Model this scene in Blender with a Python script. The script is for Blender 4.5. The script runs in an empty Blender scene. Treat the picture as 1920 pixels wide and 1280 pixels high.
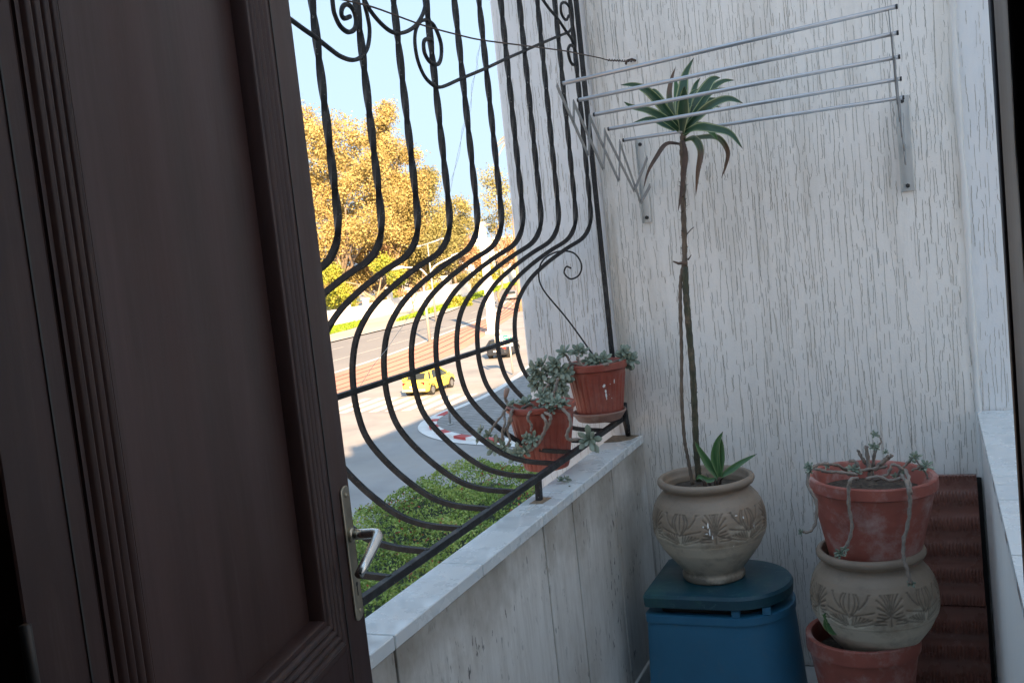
import bpy, math, random
import numpy as np
from mathutils import Vector, Matrix
random.seed(7); rng=np.random.default_rng(7)
sc=bpy.context.scene; COL=sc.collection
PI=math.pi
# ------------------------------------------------------------------ camera
F=1880.; CX,CY=960.,640.
R=np.array([[0.9188055423762148,0.06265829299577948,0.3897054190251975],[0.3802234562463573,0.12453140431305706,-0.9164726142443604],[-0.10595517268554731,0.9902352587434327,0.09059599175737788]])
CAM=np.array([0,0,1.6])
def ray(px,py): return R@np.array([px-CX,-(py-CY),-F])
def at(px,py,ax,val):
    d=ray(px,py); t=(val-CAM[ax])/d[ax]; return CAM+d*t
def aX(px,py,v): return at(px,py,0,v)
def aY(px,py,v): return at(px,py,1,v)
def aZ(px,py,v): return at(px,py,2,v)
cam=bpy.data.cameras.new('camera'); co=bpy.data.objects.new('camera',cam); COL.objects.link(co)
M4=Matrix([[*R[0],0],[*R[1],0],[*R[2],1.6],[0,0,0,1]]); co.matrix_world=M4
cam.sensor_width=36; cam.lens=F/1920*36; cam.clip_start=.05; cam.clip_end=3000; sc.camera=co
# ------------------------------------------------------------------ materials
def newmat(name):
    m=bpy.data.materials.new(name); m.use_nodes=True; nt=m.node_tree; b=nt.nodes['Principled BSDF']; return m,nt,b
def N(nt,t,**k):
    n=nt.nodes.new(t)
    for a,v in k.items():
        if a.startswith('i_'): n.inputs[a[2:].replace('_',' ')].default_value=v
        else: setattr(n,a,v)
    return n
def L(nt,a,b): nt.links.new(a,b)
def objco(nt,scale=(1,1,1)):
    t=N(nt,'ShaderNodeTexCoord'); m=N(nt,'ShaderNodeMapping'); m.inputs['Scale'].default_value=scale
    L(nt,t.outputs['Object'],m.inputs['Vector']); return m.outputs['Vector']
def ramp(nt,fac,stops):
    r=N(nt,'ShaderNodeValToRGB'); L(nt,fac,r.inputs['Fac']); e=r.color_ramp.elements
    e[0].position=stops[0][0]; e[1].position=stops[-1][0]
    def c4(c): return (c,c,c,1) if not hasattr(c,'__len__') else (*c,1)
    e[0].color=c4(stops[0][1]); e[1].color=c4(stops[-1][1])
    for p,c in stops[1:-1]:
        x=e.new(p); x.color=c4(c)
    return r.outputs['Color']
def noise(nt,vec,scale,detail=4,rough=.55,dist=0):
    n=N(nt,'ShaderNodeTexNoise'); n.inputs['Scale'].default_value=scale; n.inputs['Detail'].default_value=detail
    n.inputs['Roughness'].default_value=rough; n.inputs['Distortion'].default_value=dist
    if vec is not None: L(nt,vec,n.inputs['Vector'])
    return n
def mix(nt,f,a,b,mode='MIX'):
    n=N(nt,'ShaderNodeMix',data_type='RGBA',blend_type=mode)
    if hasattr(f,'is_linked') or hasattr(f,'links'): L(nt,f,n.inputs[0])
    else: n.inputs[0].default_value=f
    for i,v in ((6,a),(7,b)):
        if hasattr(v,'links'): L(nt,v,n.inputs[i])
        else: n.inputs[i].default_value=(*v,1)
    return n.outputs[2]
def math_(nt,op,a,b=None,c=None):
    n=N(nt,'ShaderNodeMath',operation=op)
    for i,v in enumerate((a,b,c)):
        if v is None: continue
        if hasattr(v,'links'): L(nt,v,n.inputs[i])
        else: n.inputs[i].default_value=v
    return n.outputs[0]
def bump(nt,b,h,strength,dist,prev=None):
    n=N(nt,'ShaderNodeBump'); n.inputs['Strength'].default_value=strength; n.inputs['Distance'].default_value=dist
    L(nt,h,n.inputs['Height'])
    if prev is not None: L(nt,prev,n.inputs['Normal'])
    L(nt,n.outputs['Normal'],b.inputs['Normal']); return n.outputs['Normal']
def pm(name,col,rough=.5,metal=0,var=.25,vs=8,bs=0,bscale=40,bd=.002,dirt=None,dirtamt=.4,vscale=(1,1,1),rv=.1,spec=.5):
    m,nt,b=newmat(name)
    v=objco(nt,vscale); n=noise(nt,v,vs,6,.6)
    lo=tuple(c*(1-var) for c in col); hi=tuple(min(1,c*(1+var)) for c in col)
    c=ramp(nt,n.outputs['Fac'],[(.3,lo),(.7,hi)])
    if dirt:
        n2=noise(nt,v,vs*.7,8,.7); f=ramp(nt,n2.outputs['Fac'],[(.48,0.),(.68,dirtamt)])
        c=mix(nt,f,c,dirt)
    L(nt,c,b.inputs['Base Color'])
    rr=ramp(nt,n.outputs['Fac'],[(.3,max(0.02,rough-rv)),(.7,min(1,rough+rv))]); L(nt,rr,b.inputs['Roughness'])
    b.inputs['Metallic'].default_value=metal; b.inputs['Specular IOR Level'].default_value=spec
    if bs>0: bump(nt,b,noise(nt,v,bscale,4).outputs['Fac'],bs,bd)
    return m
def chips(m):
    nt=m.node_tree; b=nt.nodes['Principled BSDF']; c=b.inputs['Base Color'].links[0].from_socket; v=objco(nt)
    f=ramp(nt,noise(nt,v,150,3,.6).outputs['Fac'],[(.64,0.),(.70,.8)]); L(nt,mix(nt,f,c,(.20,.19,.18)),b.inputs['Base Color']); return m
def scuff(m,col,sc=(1,1,.25),amt=.5):
    nt=m.node_tree; b=nt.nodes['Principled BSDF']; c=b.inputs['Base Color'].links[0].from_socket; v=objco(nt,sc)
    f=ramp(nt,noise(nt,v,26,8,.75,.8).outputs['Fac'],[(.56,0.),(.66,amt)]); L(nt,mix(nt,f,c,col),b.inputs['Base Color']); return m
def stucco(name,base,groove,dens=1.,axis='x',stain=True):
    """scratched render with wandering vertical worm tracks"""
    m,nt,b=newmat(name)
    s=(1,1,1)
    t=N(nt,'ShaderNodeTexCoord')
    wob=noise(nt,t.outputs['Object'],9,3,.6)
    add=N(nt,'ShaderNodeVectorMath',operation='MULTIPLY_ADD'); L(nt,wob.outputs['Color'],add.inputs[0]); add.inputs[1].default_value=(.012,.012,.02); L(nt,t.outputs['Object'],add.inputs[2])
    wob2=noise(nt,t.outputs['Object'],90,3,.6)
    add2=N(nt,'ShaderNodeVectorMath',operation='MULTIPLY_ADD'); L(nt,wob2.outputs['Color'],add2.inputs[0]); add2.inputs[1].default_value=(.0065,.0065,.004); L(nt,add.outputs[0],add2.inputs[2])
    mp=N(nt,'ShaderNodeMapping'); mp.inputs['Scale'].default_value=(1,1,.075); L(nt,add2.outputs[0],mp.inputs['Vector'])
    n1=noise(nt,mp.outputs[0],34*dens,2.5,.55)
    d=math_(nt,'ABSOLUTE',math_(nt,'SUBTRACT',n1.outputs['Fac'],.5))
    g1=ramp(nt,d,[(.0,1.),(.011,1.),(.028,0.)])
    mp2=N(nt,'ShaderNodeMapping'); mp2.inputs['Scale'].default_value=(1,1,.11); mp2.inputs['Location'].default_value=(3.3,1.1,7); L(nt,add2.outputs[0],mp2.inputs['Vector'])
    n2=noise(nt,mp2.outputs[0],46*dens,2.5,.6)
    d2=math_(nt,'ABSOLUTE',math_(nt,'SUBTRACT',n2.outputs['Fac'],.47))
    g2=ramp(nt,d2,[(.0,1.),(.009,1.),(.022,0.)])
    msk=ramp(nt,noise(nt,t.outputs['Object'],7,3,.6).outputs['Fac'],[(.40,0.15),(.55,1.)])
    br=ramp(nt,noise(nt,t.outputs['Object'],55,3,.6).outputs['Fac'],[(.36,0.),(.48,1.)])
    g=math_(nt,'MAXIMUM',g1,math_(nt,'MULTIPLY',g2,.8)); g=math_(nt,'MULTIPLY',g,math_(nt,'MULTIPLY',msk,br))
    big=noise(nt,t.outputs['Object'],1.6,6,.6)
    c=ramp(nt,big.outputs['Fac'],[(.3,tuple(x*.9 for x in base)),(.7,base)])
    if stain:
        mp3=N(nt,'ShaderNodeMapping'); mp3.inputs['Scale'].default_value=(1,1,.12); L(nt,t.outputs['Object'],mp3.inputs['Vector'])
        st=ramp(nt,noise(nt,mp3.outputs[0],9,6,.65).outputs['Fac'],[(.5,0.),(.75,.45)])
        c=mix(nt,st,c,(.50,.46,.39))
        sx_=N(nt,'ShaderNodeSeparateXYZ'); L(nt,t.outputs['Object'],sx_.inputs[0])
        ed=ramp(nt,math_(nt,'ADD',sx_.outputs['X'],math_(nt,'MULTIPLY',st,-.10)),[(0.,0.),(1.,1.)])
        # object origin lies at x=-0.3: corner stain on the left end and bead shading painted as a beige band beside the corner bead
        l_=ramp(nt,math_(nt,'MULTIPLY',math_(nt,'ADD',sx_.outputs['X'],.80),10.),[(0.,.75),(1.,0.)]); rr_=ramp(nt,math_(nt,'MULTIPLY',math_(nt,'SUBTRACT',sx_.outputs['X'],.325),12.),[(0.,0.),(1.,.55)])
        wn_=ramp(nt,noise(nt,mp3.outputs[0],14,6,.7).outputs['Fac'],[(.40,0.),(.62,1.)])
        c=mix(nt,math_(nt,'MULTIPLY',l_,wn_),c,(.40,.33,.24)); c=mix(nt,math_(nt,'MULTIPLY',rr_,wn_),c,(.60,.54,.44))
    gc=ramp(nt,noise(nt,t.outputs['Object'],4,3).outputs['Fac'],[(.35,groove),(.65,tuple(x*.75+.12 for x in groove))])
    c=mix(nt,math_(nt,'MULTIPLY',g,.05),c,gc)
    L(nt,c,b.inputs['Base Color']); b.inputs['Roughness'].default_value=.55; b.inputs['Specular IOR Level'].default_value=.4
    fine=noise(nt,t.outputs['Object'],160,4,.6)
    h=math_(nt,'ADD',math_(nt,'MULTIPLY',g,-.06),math_(nt,'MULTIPLY',fine.outputs['Fac'],.22))
    h=math_(nt,'ADD',h,math_(nt,'MULTIPLY',noise(nt,mp.outputs[0],30,3).outputs['Fac'],.18))
    bump(nt,b,h,.8,.003)
    return m
MAT={}
MAT['stucco']=stucco('stucco_white',(.92,.885,.83),(.36,.31,.25))
MAT['stucco_out']=stucco('stucco_outer',(.85,.85,.845),(.38,.36,.33),.9,stain=False)
MAT['white_wall']=pm('white_plaster',(.78,.77,.74),.6,var=.06,vs=3,bs=.4,bscale=60,dirt=(.5,.46,.4),dirtamt=.3,vscale=(1,1,.2))
MAT['iron']=pm('black_iron',(.008,.0085,.010),.5,0,.4,30,.6,220,.001,dirt=(.07,.07,.07),dirtamt=.5,spec=.35)
chips(MAT['iron'])
MAT['alu']=pm('aluminium',(.52,.54,.57),.38,.75,.1,20,rv=.08)
MAT['alu_dull']=pm('aluminium_dull',(.60,.60,.58),.42,.6,.12,30,rv=.08,vscale=(1,1,.1))
MAT['link']=pm('dull_link',(.30,.29,.28),.45,.4,.15,30)
MAT['dark']=pm('dark_metal',(.03,.028,.027),.5,var=.3)
MAT['rust']=pm('rusty_wire',(.07,.045,.035),.7,var=.4,vs=60)
MAT['rustmark']=pm('rust_stain',(.23,.16,.10),.8,var=.5,vs=60)
MAT['door']=pm('door_paint',(.038,.018,.015),.42,0,.26,5,.4,45,.0012,dirt=(.085,.050,.048),dirtamt=.6,vscale=(1,1,.10),rv=.12,spec=.35)
scuff(MAT['door'],(.072,.050,.045),(1,1,.12),.35)
MAT['terra']=pm('terracotta_plastic',(.28,.062,.040),.42,0,.18,9,.2,80,.001,dirt=(.42,.22,.18),dirtamt=.35,spec=.4)
MAT['terra_worn']=pm('terracotta_dusty',(.31,.085,.06),.6,0,.15,14,.2,80,.001,dirt=(.46,.33,.30),dirtamt=.75)
MAT['saucer']=pm('clay_saucer',(.30,.17,.13),.75,0,.2,14,.3,80,.001,dirt=(.40,.34,.30),dirtamt=.8)
MAT['soil']=pm('soil',(.05,.036,.026),.95,0,.5,60,1,90,.01,dirt=(.18,.15,.11),dirtamt=.6)
MAT['paint_spot']=pm('white_paint',(.8,.8,.78),.5,var=.05)
MAT['blue']=pm('blue_plastic',(.026,.15,.27),.5,0,.12,5,.15,70,.001,dirt=(.05,.13,.19),dirtamt=.4)
MAT['bluelid']=pm('teal_lid_plastic',(.010,.058,.088),.42,0,.2,6,.2,70,.001,dirt=(.03,.13,.11),dirtamt=.6)
scuff(MAT['blue'],(.07,.16,.24),(1,1,1),.45); scuff(MAT['bluelid'],(.06,.14,.15),(1,1,1),.7)
MAT['panel']=pm('dark_red_glazed',(.21,.085,.062),.28,0,.22,9,.15,60,.001,dirt=(.20,.12,.10),dirtamt=.35,spec=.6)
MAT['black']=pm('black_board',(.012,.011,.011),.6,var=.2)
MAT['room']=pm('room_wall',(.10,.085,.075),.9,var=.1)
MAT['floor']=None
MAT['brass']=pm('worn_brass_plate',(.44,.40,.31),.38,.9,.22,22,.25,80,.0008,dirt=(.15,.11,.08),dirtamt=.5,vscale=(1,1,.4))
MAT['lever']=pm('satin_lever',(.66,.65,.62),.25,1,.08,20,rv=.06)
MAT['bark']=pm('cane_bark',(.135,.10,.072),.85,0,.4,60,1,140,.003,vscale=(1,1,.6))
MAT['cane']=pm('green_cane',(.050,.052,.030),.6,0,.4,30,.8,90,.002,dirt=(.16,.115,.075),dirtamt=.9)
MAT['stem']=pm('succulent_stem',(.25,.205,.17),.8,0,.3,70,.8,120,.002)
MAT['trunk']=pm('tree_bark',(.26,.20,.14),.9,0,.35,.8,.6,4,.05)
MAT['white_outdoor']=pm('whitewash',(.80,.77,.72),.8,var=.06,vs=.3)
MAT['asphalt']=pm('asphalt',(.33,.32,.31),.9,0,.22,.35,.5,25,.01,dirt=(.38,.34,.29),dirtamt=.5)
MAT['asphalt_dark']=pm('asphalt_far',(.27,.26,.25),.9,0,.12,.1,.3,20,.01)
MAT['sand']=pm('dusty_paving',(.48,.42,.34),.95,0,.16,.12,.3,8,.01)
MAT['red']=pm('red_tram_paving',(.56,.29,.20),.85,0,.12,.2,.3,12,.01)
MAT['rail']=pm('tram_rail',(.13,.07,.05),.5,.3,var=.2)
MAT['line']=pm('road_paint',(.72,.69,.62),.7,var=.12,vs=2)
MAT['kerbw']=pm('kerb_white',(.74,.73,.70),.7,var=.12,vs=1.5)
MAT['kerbr']=pm('kerb_red',(.48,.06,.055),.7,var=.2,vs=2)
MAT['glass']=pm('car_glass',(.03,.035,.035),.08,0,.1)
MAT['tyre']=pm('tyre',(.02,.02,.02),.8)
MAT['rim']=pm('wheel_rim',(.4,.4,.38),.35,.8)
MAT['yellow']=pm('taxi_yellow',(.78,.60,.10),.3,0,.04,2,spec=.6)
MAT['greycar']=pm('grey_car_paint',(.27,.26,.28),.3,.3,.06,2)
MAT['blackcar']=pm('black_car_paint',(.03,.035,.045),.25,.2,.1,2)
MAT['redlight']=pm('red_light_lens',(.6,.02,.015),.25)
MAT['greensign']=pm('green_sign',(.01,.33,.20),.45,var=.05)
MAT['bluesign']=pm('blue_sign',(.08,.28,.55),.45,var=.05)
MAT['steel']=pm('galvanised_steel',(.42,.42,.40),.5,.5,.1,6)
# paving blocks of the sidewalk
def paving(name,c1,c2,mort,scale,rotz=0,bw=.5,rh=.25,ms=.03):
    m,nt,b=newmat(name); t=N(nt,'ShaderNodeTexCoord'); mp=N(nt,'ShaderNodeMapping'); mp.inputs['Rotation'].default_value=(0,0,rotz); L(nt,t.outputs['Object'],mp.inputs['Vector'])
    br=N(nt,'ShaderNodeTexBrick'); br.inputs['Scale'].default_value=scale; br.inputs['Brick Width'].default_value=bw; br.inputs['Row Height'].default_value=rh; br.inputs['Mortar Size'].default_value=ms
    br.inputs['Color1'].default_value=(*c1,1); br.inputs['Color2'].default_value=(*c2,1); br.inputs['Mortar'].default_value=(*mort,1)
    L(nt,mp.outputs[0],br.inputs['Vector'])
    n=noise(nt,t.outputs['Object'],1.3,5); c=mix(nt,.55,br.outputs['Color'],ramp(nt,n.outputs['Fac'],[(.3,(.4,.4,.4)),(.7,(.75,.74,.72))]),'MULTIPLY')
    L(nt,c,b.inputs['Base Color']); b.inputs['Roughness'].default_value=.85; return m
MAT['paving']=paving('block_paving',(.40,.385,.37),(.33,.32,.31),(.2,.19,.18),1.,.5,.9,.45)
def tile_floor():
    m,nt,b=newmat('floor_tiles'); t=N(nt,'ShaderNodeTexCoord'); mp=N(nt,'ShaderNodeMapping'); mp.inputs['Location'].default_value=(.12,.02,0); L(nt,t.outputs['Object'],mp.inputs['Vector'])
    br=N(nt,'ShaderNodeTexBrick',offset=0.); br.inputs['Scale'].default_value=1; br.inputs['Brick Width'].default_value=.3; br.inputs['Row Height'].default_value=.3; br.inputs['Mortar Size'].default_value=.0035
    br.inputs['Color1'].default_value=(.62,.61,.58,1); br.inputs['Color2'].default_value=(.58,.57,.55,1); br.inputs['Mortar'].default_value=(.05,.045,.04,1); L(nt,mp.outputs[0],br.inputs['Vector'])
    c=mix(nt,.5,br.outputs['Color'],ramp(nt,noise(nt,t.outputs['Object'],5,8,.7).outputs['Fac'],[(.35,(.35,.33,.3)),(.65,(.9,.9,.9))]),'MULTIPLY')
    L(nt,c,b.inputs['Base Color']); b.inputs['Roughness'].default_value=.45; return m
MAT['floor']=tile_floor()
def marble():
    m,nt,b=newmat('grey_white_marble'); t=N(nt,'ShaderNodeTexCoord')
    n=noise(nt,t.outputs['Object'],5,7,.6,1.5); c=ramp(nt,n.outputs['Fac'],[(.35,(.60,.63,.64)),(.55,(.67,.70,.70)),(.75,(.70,.72,.72))])
    n3=noise(nt,t.outputs['Object'],13,6,.7); f=ramp(nt,n3.outputs['Fac'],[(.60,0.),(.80,.2)]); c=mix(nt,f,c,(.42,.41,.38))
    L(nt,c,b.inputs['Base Color'])
    n2=noise(nt,t.outputs['Object'],9,5,.65); L(nt,ramp(nt,n2.outputs['Fac'],[(.42,.10),(.56,.40)]),b.inputs['Roughness'])
    bump(nt,b,noise(nt,t.outputs['Object'],120,3).outputs['Fac'],.06,.001); return m
MAT['marble']=marble()
def streaky():
    m,nt,b=newmat('streaked_grey_facing'); t=N(nt,'ShaderNodeTexCoord')
    mp=N(nt,'ShaderNodeMapping'); mp.inputs['Scale'].default_value=(1,1,.10); L(nt,t.outputs['Object'],mp.inputs['Vector'])
    s=noise(nt,mp.outputs[0],42,8,.72); big=noise(nt,t.outputs['Object'],2.6,6,.65)
    c=ramp(nt,s.outputs['Fac'],[(.3,(.56,.53,.485)),(.5,(.71,.685,.64)),(.7,(.78,.76,.72))])
    c=mix(nt,ramp(nt,big.outputs['Fac'],[(.42,0.),(.7,.7)]),c,(.46,.41,.35))
    mp2=N(nt,'ShaderNodeMapping'); mp2.inputs['Scale'].default_value=(1,1,.33); L(nt,t.outputs['Object'],mp2.inputs['Vector'])
    dots=ramp(nt,noise(nt,mp2.outputs[0],85,3,.5).outputs['Fac'],[(.625,0.),(.67,1.)]); dm=ramp(nt,noise(nt,t.outputs['Object'],5,3).outputs['Fac'],[(.45,0.),(.6,.85)])
    c=mix(nt,math_(nt,'MULTIPLY',dots,dm),c,(.06,.055,.045))
    # brownish run-off just under the cap
    sep=N(nt,'ShaderNodeSeparateXYZ'); L(nt,t.outputs['Object'],sep.inputs[0])
    zz=math_(nt,'ADD',sep.outputs['Z'],math_(nt,'MULTIPLY',math_(nt,'SUBTRACT',big.outputs['Fac'],.5),.5))
    c=mix(nt,ramp(nt,zz,[(.66,0.),(.85,.8)]),c,(.25,.215,.17))
    L(nt,c,b.inputs['Base Color']); b.inputs['Roughness'].default_value=.5
    bump(nt,b,s.outputs['Fac'],.25,.002); return m
MAT['streaky']=streaky()
def clay():
    m,nt,b=newmat('old_clay'); t=N(nt,'ShaderNodeTexCoord'); a=N(nt,'ShaderNodeAttribute',attribute_name='groove')
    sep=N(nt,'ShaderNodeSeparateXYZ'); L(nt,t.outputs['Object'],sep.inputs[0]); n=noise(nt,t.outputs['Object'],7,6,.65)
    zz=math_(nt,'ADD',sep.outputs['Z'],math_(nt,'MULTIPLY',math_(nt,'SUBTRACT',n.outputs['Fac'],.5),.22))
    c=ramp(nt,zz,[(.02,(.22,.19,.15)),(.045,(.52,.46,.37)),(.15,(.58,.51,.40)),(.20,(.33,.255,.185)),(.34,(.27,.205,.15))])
    c=mix(nt,ramp(nt,noise(nt,t.outputs['Object'],17,7,.7).outputs['Fac'],[(.5,0.),(.72,.5)]),c,(.14,.115,.09))
    c=mix(nt,math_(nt,'MULTIPLY',a.outputs['Fac'],.7),c,(.085,.065,.048))
    L(nt,c,b.inputs['Base Color']); L(nt,ramp(nt,n.outputs['Fac'],[(.4,.4),(.6,.65)]),b.inputs['Roughness'])
    bump(nt,b,noise(nt,t.outputs['Object'],110,4).outputs['Fac'],.25,.001); return m
MAT['clay']=clay()
def leafmat(name,c1,c2,c3=None,rough=.5,trans=.15):
    m,nt,b=newmat(name); a=N(nt,'ShaderNodeAttribute',attribute_name='tint')
    st=[(0.,c1),(1.,c2)] if c3 is None else [(0.,c1),(.5,c2),(1.,c3)]
    L(nt,ramp(nt,a.outputs['Fac'],st),b.inputs['Base Color']); b.inputs['Roughness'].default_value=rough
    if trans:
        b.inputs['Specular IOR Level'].default_value=.3
        tr=N(nt,'ShaderNodeBsdfTranslucent'); L(nt,ramp(nt,a.outputs['Fac'],st),tr.inputs['Color'])
        mx=N(nt,'ShaderNodeMixShader'); mx.inputs[0].default_value=trans; L(nt,b.outputs[0],mx.inputs[1]); L(nt,tr.outputs[0],mx.inputs[2])
        L(nt,mx.outputs[0],nt.nodes['Material Output'].inputs['Surface'])
    return m
MAT['gold']=leafmat('golden_foliage',(.26,.21,.075),(.38,.30,.11),(.47,.37,.15))
MAT['olive']=leafmat('olive_foliage',(.17,.165,.065),(.27,.25,.09),(.35,.31,.12))
MAT['russet']=leafmat('russet_foliage',(.28,.17,.09),(.40,.25,.13),(.48,.33,.17))
MAT['lime']=leafmat('lime_foliage',(.09,.14,.02),(.28,.31,.04),(.42,.40,.06))
MAT['hedge']=leafmat('hedge_foliage',(.07,.12,.03),(.28,.40,.09),(.55,.58,.18))
MAT['shrub']=leafmat('shrub_foliage',(.10,.18,.05),(.28,.38,.10),(.45,.48,.18))
MAT['flower']=leafmat('pale_flower_spikes',(.45,.42,.26),(.62,.58,.40))
MAT['redfl']=leafmat('red_leaves',(.30,.05,.03),(.50,.16,.10))
MAT['grass']=leafmat('grass_blades',(.13,.22,.015),(.26,.36,.03))
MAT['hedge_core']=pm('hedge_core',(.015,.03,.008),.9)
MAT['succ']=leafmat('succulent_leaf',(.10,.135,.09),(.20,.245,.18),(.31,.35,.28),rough=.5,trans=0)
MAT['drybrown']=pm('dry_leaf',(.10,.065,.05),.7,var=.4,vs=30)
def dracmat(name,dark,edge,dryamt=0.):
    m,nt,b=newmat(name); uv=N(nt,'ShaderNodeUVMap'); s=N(nt,'ShaderNodeSeparateXYZ'); L(nt,uv.outputs[0],s.inputs[0])
    d=math_(nt,'ABSOLUTE',math_(nt,'SUBTRACT',s.outputs['X'],.5))
    c=ramp(nt,d,[(.0,tuple(x*1.5 for x in dark)),(.05,dark),(.36,tuple(x*1.25 for x in dark)),(.40,edge),(.46,edge),(.5,tuple(x*1.3 for x in dark))])
    mp=N(nt,'ShaderNodeMapping'); mp.inputs['Scale'].default_value=(14,.6,1); L(nt,uv.outputs[0],mp.inputs['Vector'])
    c=mix(nt,.35,c,ramp(nt,noise(nt,mp.outputs[0],3,3).outputs['Fac'],[(.35,(.35,.4,.35)),(.65,(1,1,1))]),'MULTIPLY')
    f=ramp(nt,math_(nt,'ADD',s.outputs['Y'],math_(nt,'MULTIPLY',math_(nt,'SUBTRACT',noise(nt,uv.outputs[0],4,3).outputs['Fac'],.5),.4)),[(max(0,.93-dryamt),0.),(min(1,1.02-dryamt*.9),1.)])
    c=mix(nt,f,c,(.13,.075,.045)); L(nt,c,b.inputs['Base Color']); b.inputs['Roughness'].default_value=.36; return m
MAT['drac']=dracmat('variegated_leaf',(.028,.075,.035),(.36,.40,.20))
MAT['dracdry']=dracmat('half_dry_leaf',(.05,.08,.035),(.30,.30,.16),.5)
MAT['dracyoung']=dracmat('young_leaf',(.045,.12,.035),(.14,.22,.08))
# ------------------------------------------------------------------ object helpers
def tagp(o,label=None,cat=None,group=None,kind=None):
    if label: o['label']=label
    if cat: o['category']=cat
    if group: o['group']=group
    if kind: o['kind']=kind
    return o
def empty(name,loc,label,cat,group=None):
    o=bpy.data.objects.new(name,None); COL.objects.link(o); o.location=tuple(loc); o.empty_display_size=.1
    return tagp(o,label,cat,group,'thing')
def mk(name,V,Fc,mat,parent=None,smooth=False,local=False,attr=None,uvs=None,loc=None):
    """V in world coordinates (or local when local=True); origin kept at parent's origin"""
    V=np.asarray(V,dtype=float)
    off=np.zeros(3)
    par=parent; p=parent
    while p is not None: off=off+np.array(p.location); p=p.parent
    me=bpy.data.meshes.new(name)
    VV=V if local else V-off
    if loc is not None: VV=V-np.array(loc)
    me.from_pydata(VV.tolist(),[],[tuple(f) for f in Fc]); me.materials.append(MAT[mat] if isinstance(mat,str) else mat)
    if smooth: me.polygons.foreach_set('use_smooth',[True]*len(me.polygons))
    if attr:
        for k,vals in attr.items():
            a=me.attributes.new(k,'FLOAT','POINT'); a.data.foreach_set('value',np.asarray(vals,dtype=np.float32))
    if uvs is not None:
        l=me.uv_layers.new(name='UVMap'); idx=np.zeros(len(me.loops),dtype=np.int32); me.loops.foreach_get('vertex_index',idx)
        l.data.foreach_set('uv',np.asarray(uvs,dtype=np.float32)[idx].ravel())
    me.update()
    o=bpy.data.objects.new(name,me); COL.objects.link(o)
    if parent is not None: o.parent=parent
    if loc is not None: o.location=tuple(np.array(loc)-off)
    return o
class MB:
    def __init__(s): s.V=[]; s.F=[]
    def add(s,V,Fc):
        n=len(s.V); s.V+= [tuple(map(float,v)) for v in V]; s.F+=[tuple(i+n for i in f) for f in Fc]; return s
    def box(s,a,b,bev=0.):
        x0,y0,z0=a; x1,y1,z1=b
        if bev<=0:
            V=[(x,y,z) for x in (x0,x1) for y in (y0,y1) for z in (z0,z1)]
            return s.add(V,[(0,1,3,2),(4,6,7,5),(0,4,5,1),(2,3,7,6),(0,2,6,4),(1,5,7,3)])
        V=[];idx={}
        c=[(x0,x1),(y0,y1),(z0,z1)]
        for i in (0,1):
            for j in (0,1):
                for k in (0,1):
                    for ax in range(3):
                        p=[c[0][i],c[1][j],c[2][k]]
                        for a2,q in enumerate((i,j,k)):
                            if a2!=ax: p[a2]+= bev*(1 if q==0 else -1)
                        idx[(i,j,k,ax)]=len(V); V.append(p)
        Fc=[]
        for ax in range(3):
            o=[a for a in range(3) if a!=ax]
            for q in (0,1):
                f=[]
                for u,v in ((0,0),(1,0),(1,1),(0,1)):
                    t=[0,0,0]; t[ax]=q; t[o[0]]=u; t[o[1]]=v; f.append(idx[(*t,ax)])
                Fc.append(f)
        for ax in range(3):
            o=[a for a in range(3) if a!=ax]
            for u in (0,1):
                for v in (0,1):
                    t0=[0,0,0]; t0[o[0]]=u; t0[o[1]]=v; t1=list(t0); t1[ax]=1
                    Fc.append([idx[(*t0,o[0])],idx[(*t0,o[1])],idx[(*t1,o[1])],idx[(*t1,o[0])]])
        for i in (0,1):
            for j in (0,1):
                for k in (0,1): Fc.append([idx[(i,j,k,a)] for a in range(3)])
        return s.add(V,Fc)
    def tube(s,pts,rad,sides=8,twist=None,square=False,asp=1.,up=None,cap=True):
        P=[np.array(p,float) for p in pts]; n=len(P)
        rad=[rad]*n if not hasattr(rad,'__len__') else rad
        T=[]
        for i in range(n):
            t=P[min(i+1,n-1)]-P[max(i-1,0)]; T.append(t/(np.linalg.norm(t)+1e-12))
        u=np.array(up,float) if up is not None else (np.array([0,0,1.]) if abs(T[0][2])<.9 else np.array([0,1.,0]))
        u=u-T[0]*u.dot(T[0]); u/=np.linalg.norm(u); V=[]
        for i in range(n):
            if up is not None:
                u=np.array(up,float)
            u=u-T[i]*u.dot(T[i]); u/=(np.linalg.norm(u)+1e-12); w=np.cross(T[i],u)
            tw=twist[i] if twist is not None else 0
            for k in range(sides):
                a=2*PI*k/sides+(PI/4 if square else 0)
                cu,cw=math.cos(a),math.sin(a)
                if square: cu*=math.sqrt(2); cw*=math.sqrt(2)
                cw*=asp
                x=cu*math.cos(tw)-cw*math.sin(tw); y=cu*math.sin(tw)+cw*math.cos(tw)
                V.append(P[i]+rad[i]*(u*x+w*y))
        Fc=[(i*sides+k,i*sides+(k+1)%sides,(i+1)*sides+(k+1)%sides,(i+1)*sides+k) for i in range(n-1) for k in range(sides)]
        if cap: Fc+= [tuple(range(sides))[::-1],tuple((n-1)*sides+k for k in range(sides))]
        return s.add(V,Fc)
    def lathe(s,c,prof,seg=32,cap=True):
        V=[];m=len(prof)
        for k in range(seg):
            a=2*PI*k/seg
            for r,z in prof: V.append((c[0]+r*math.cos(a),c[1]+r*math.sin(a),c[2]+z))
        Fc=[(k*m+j,((k+1)%seg)*m+j,((k+1)%seg)*m+j+1,k*m+j+1) for k in range(seg) for j in range(m-1)]
        if cap:
            Fc.append(tuple(k*m for k in range(seg))[::-1]); Fc.append(tuple(k*m+m-1 for k in range(seg)))
        return s.add(V,Fc)
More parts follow.
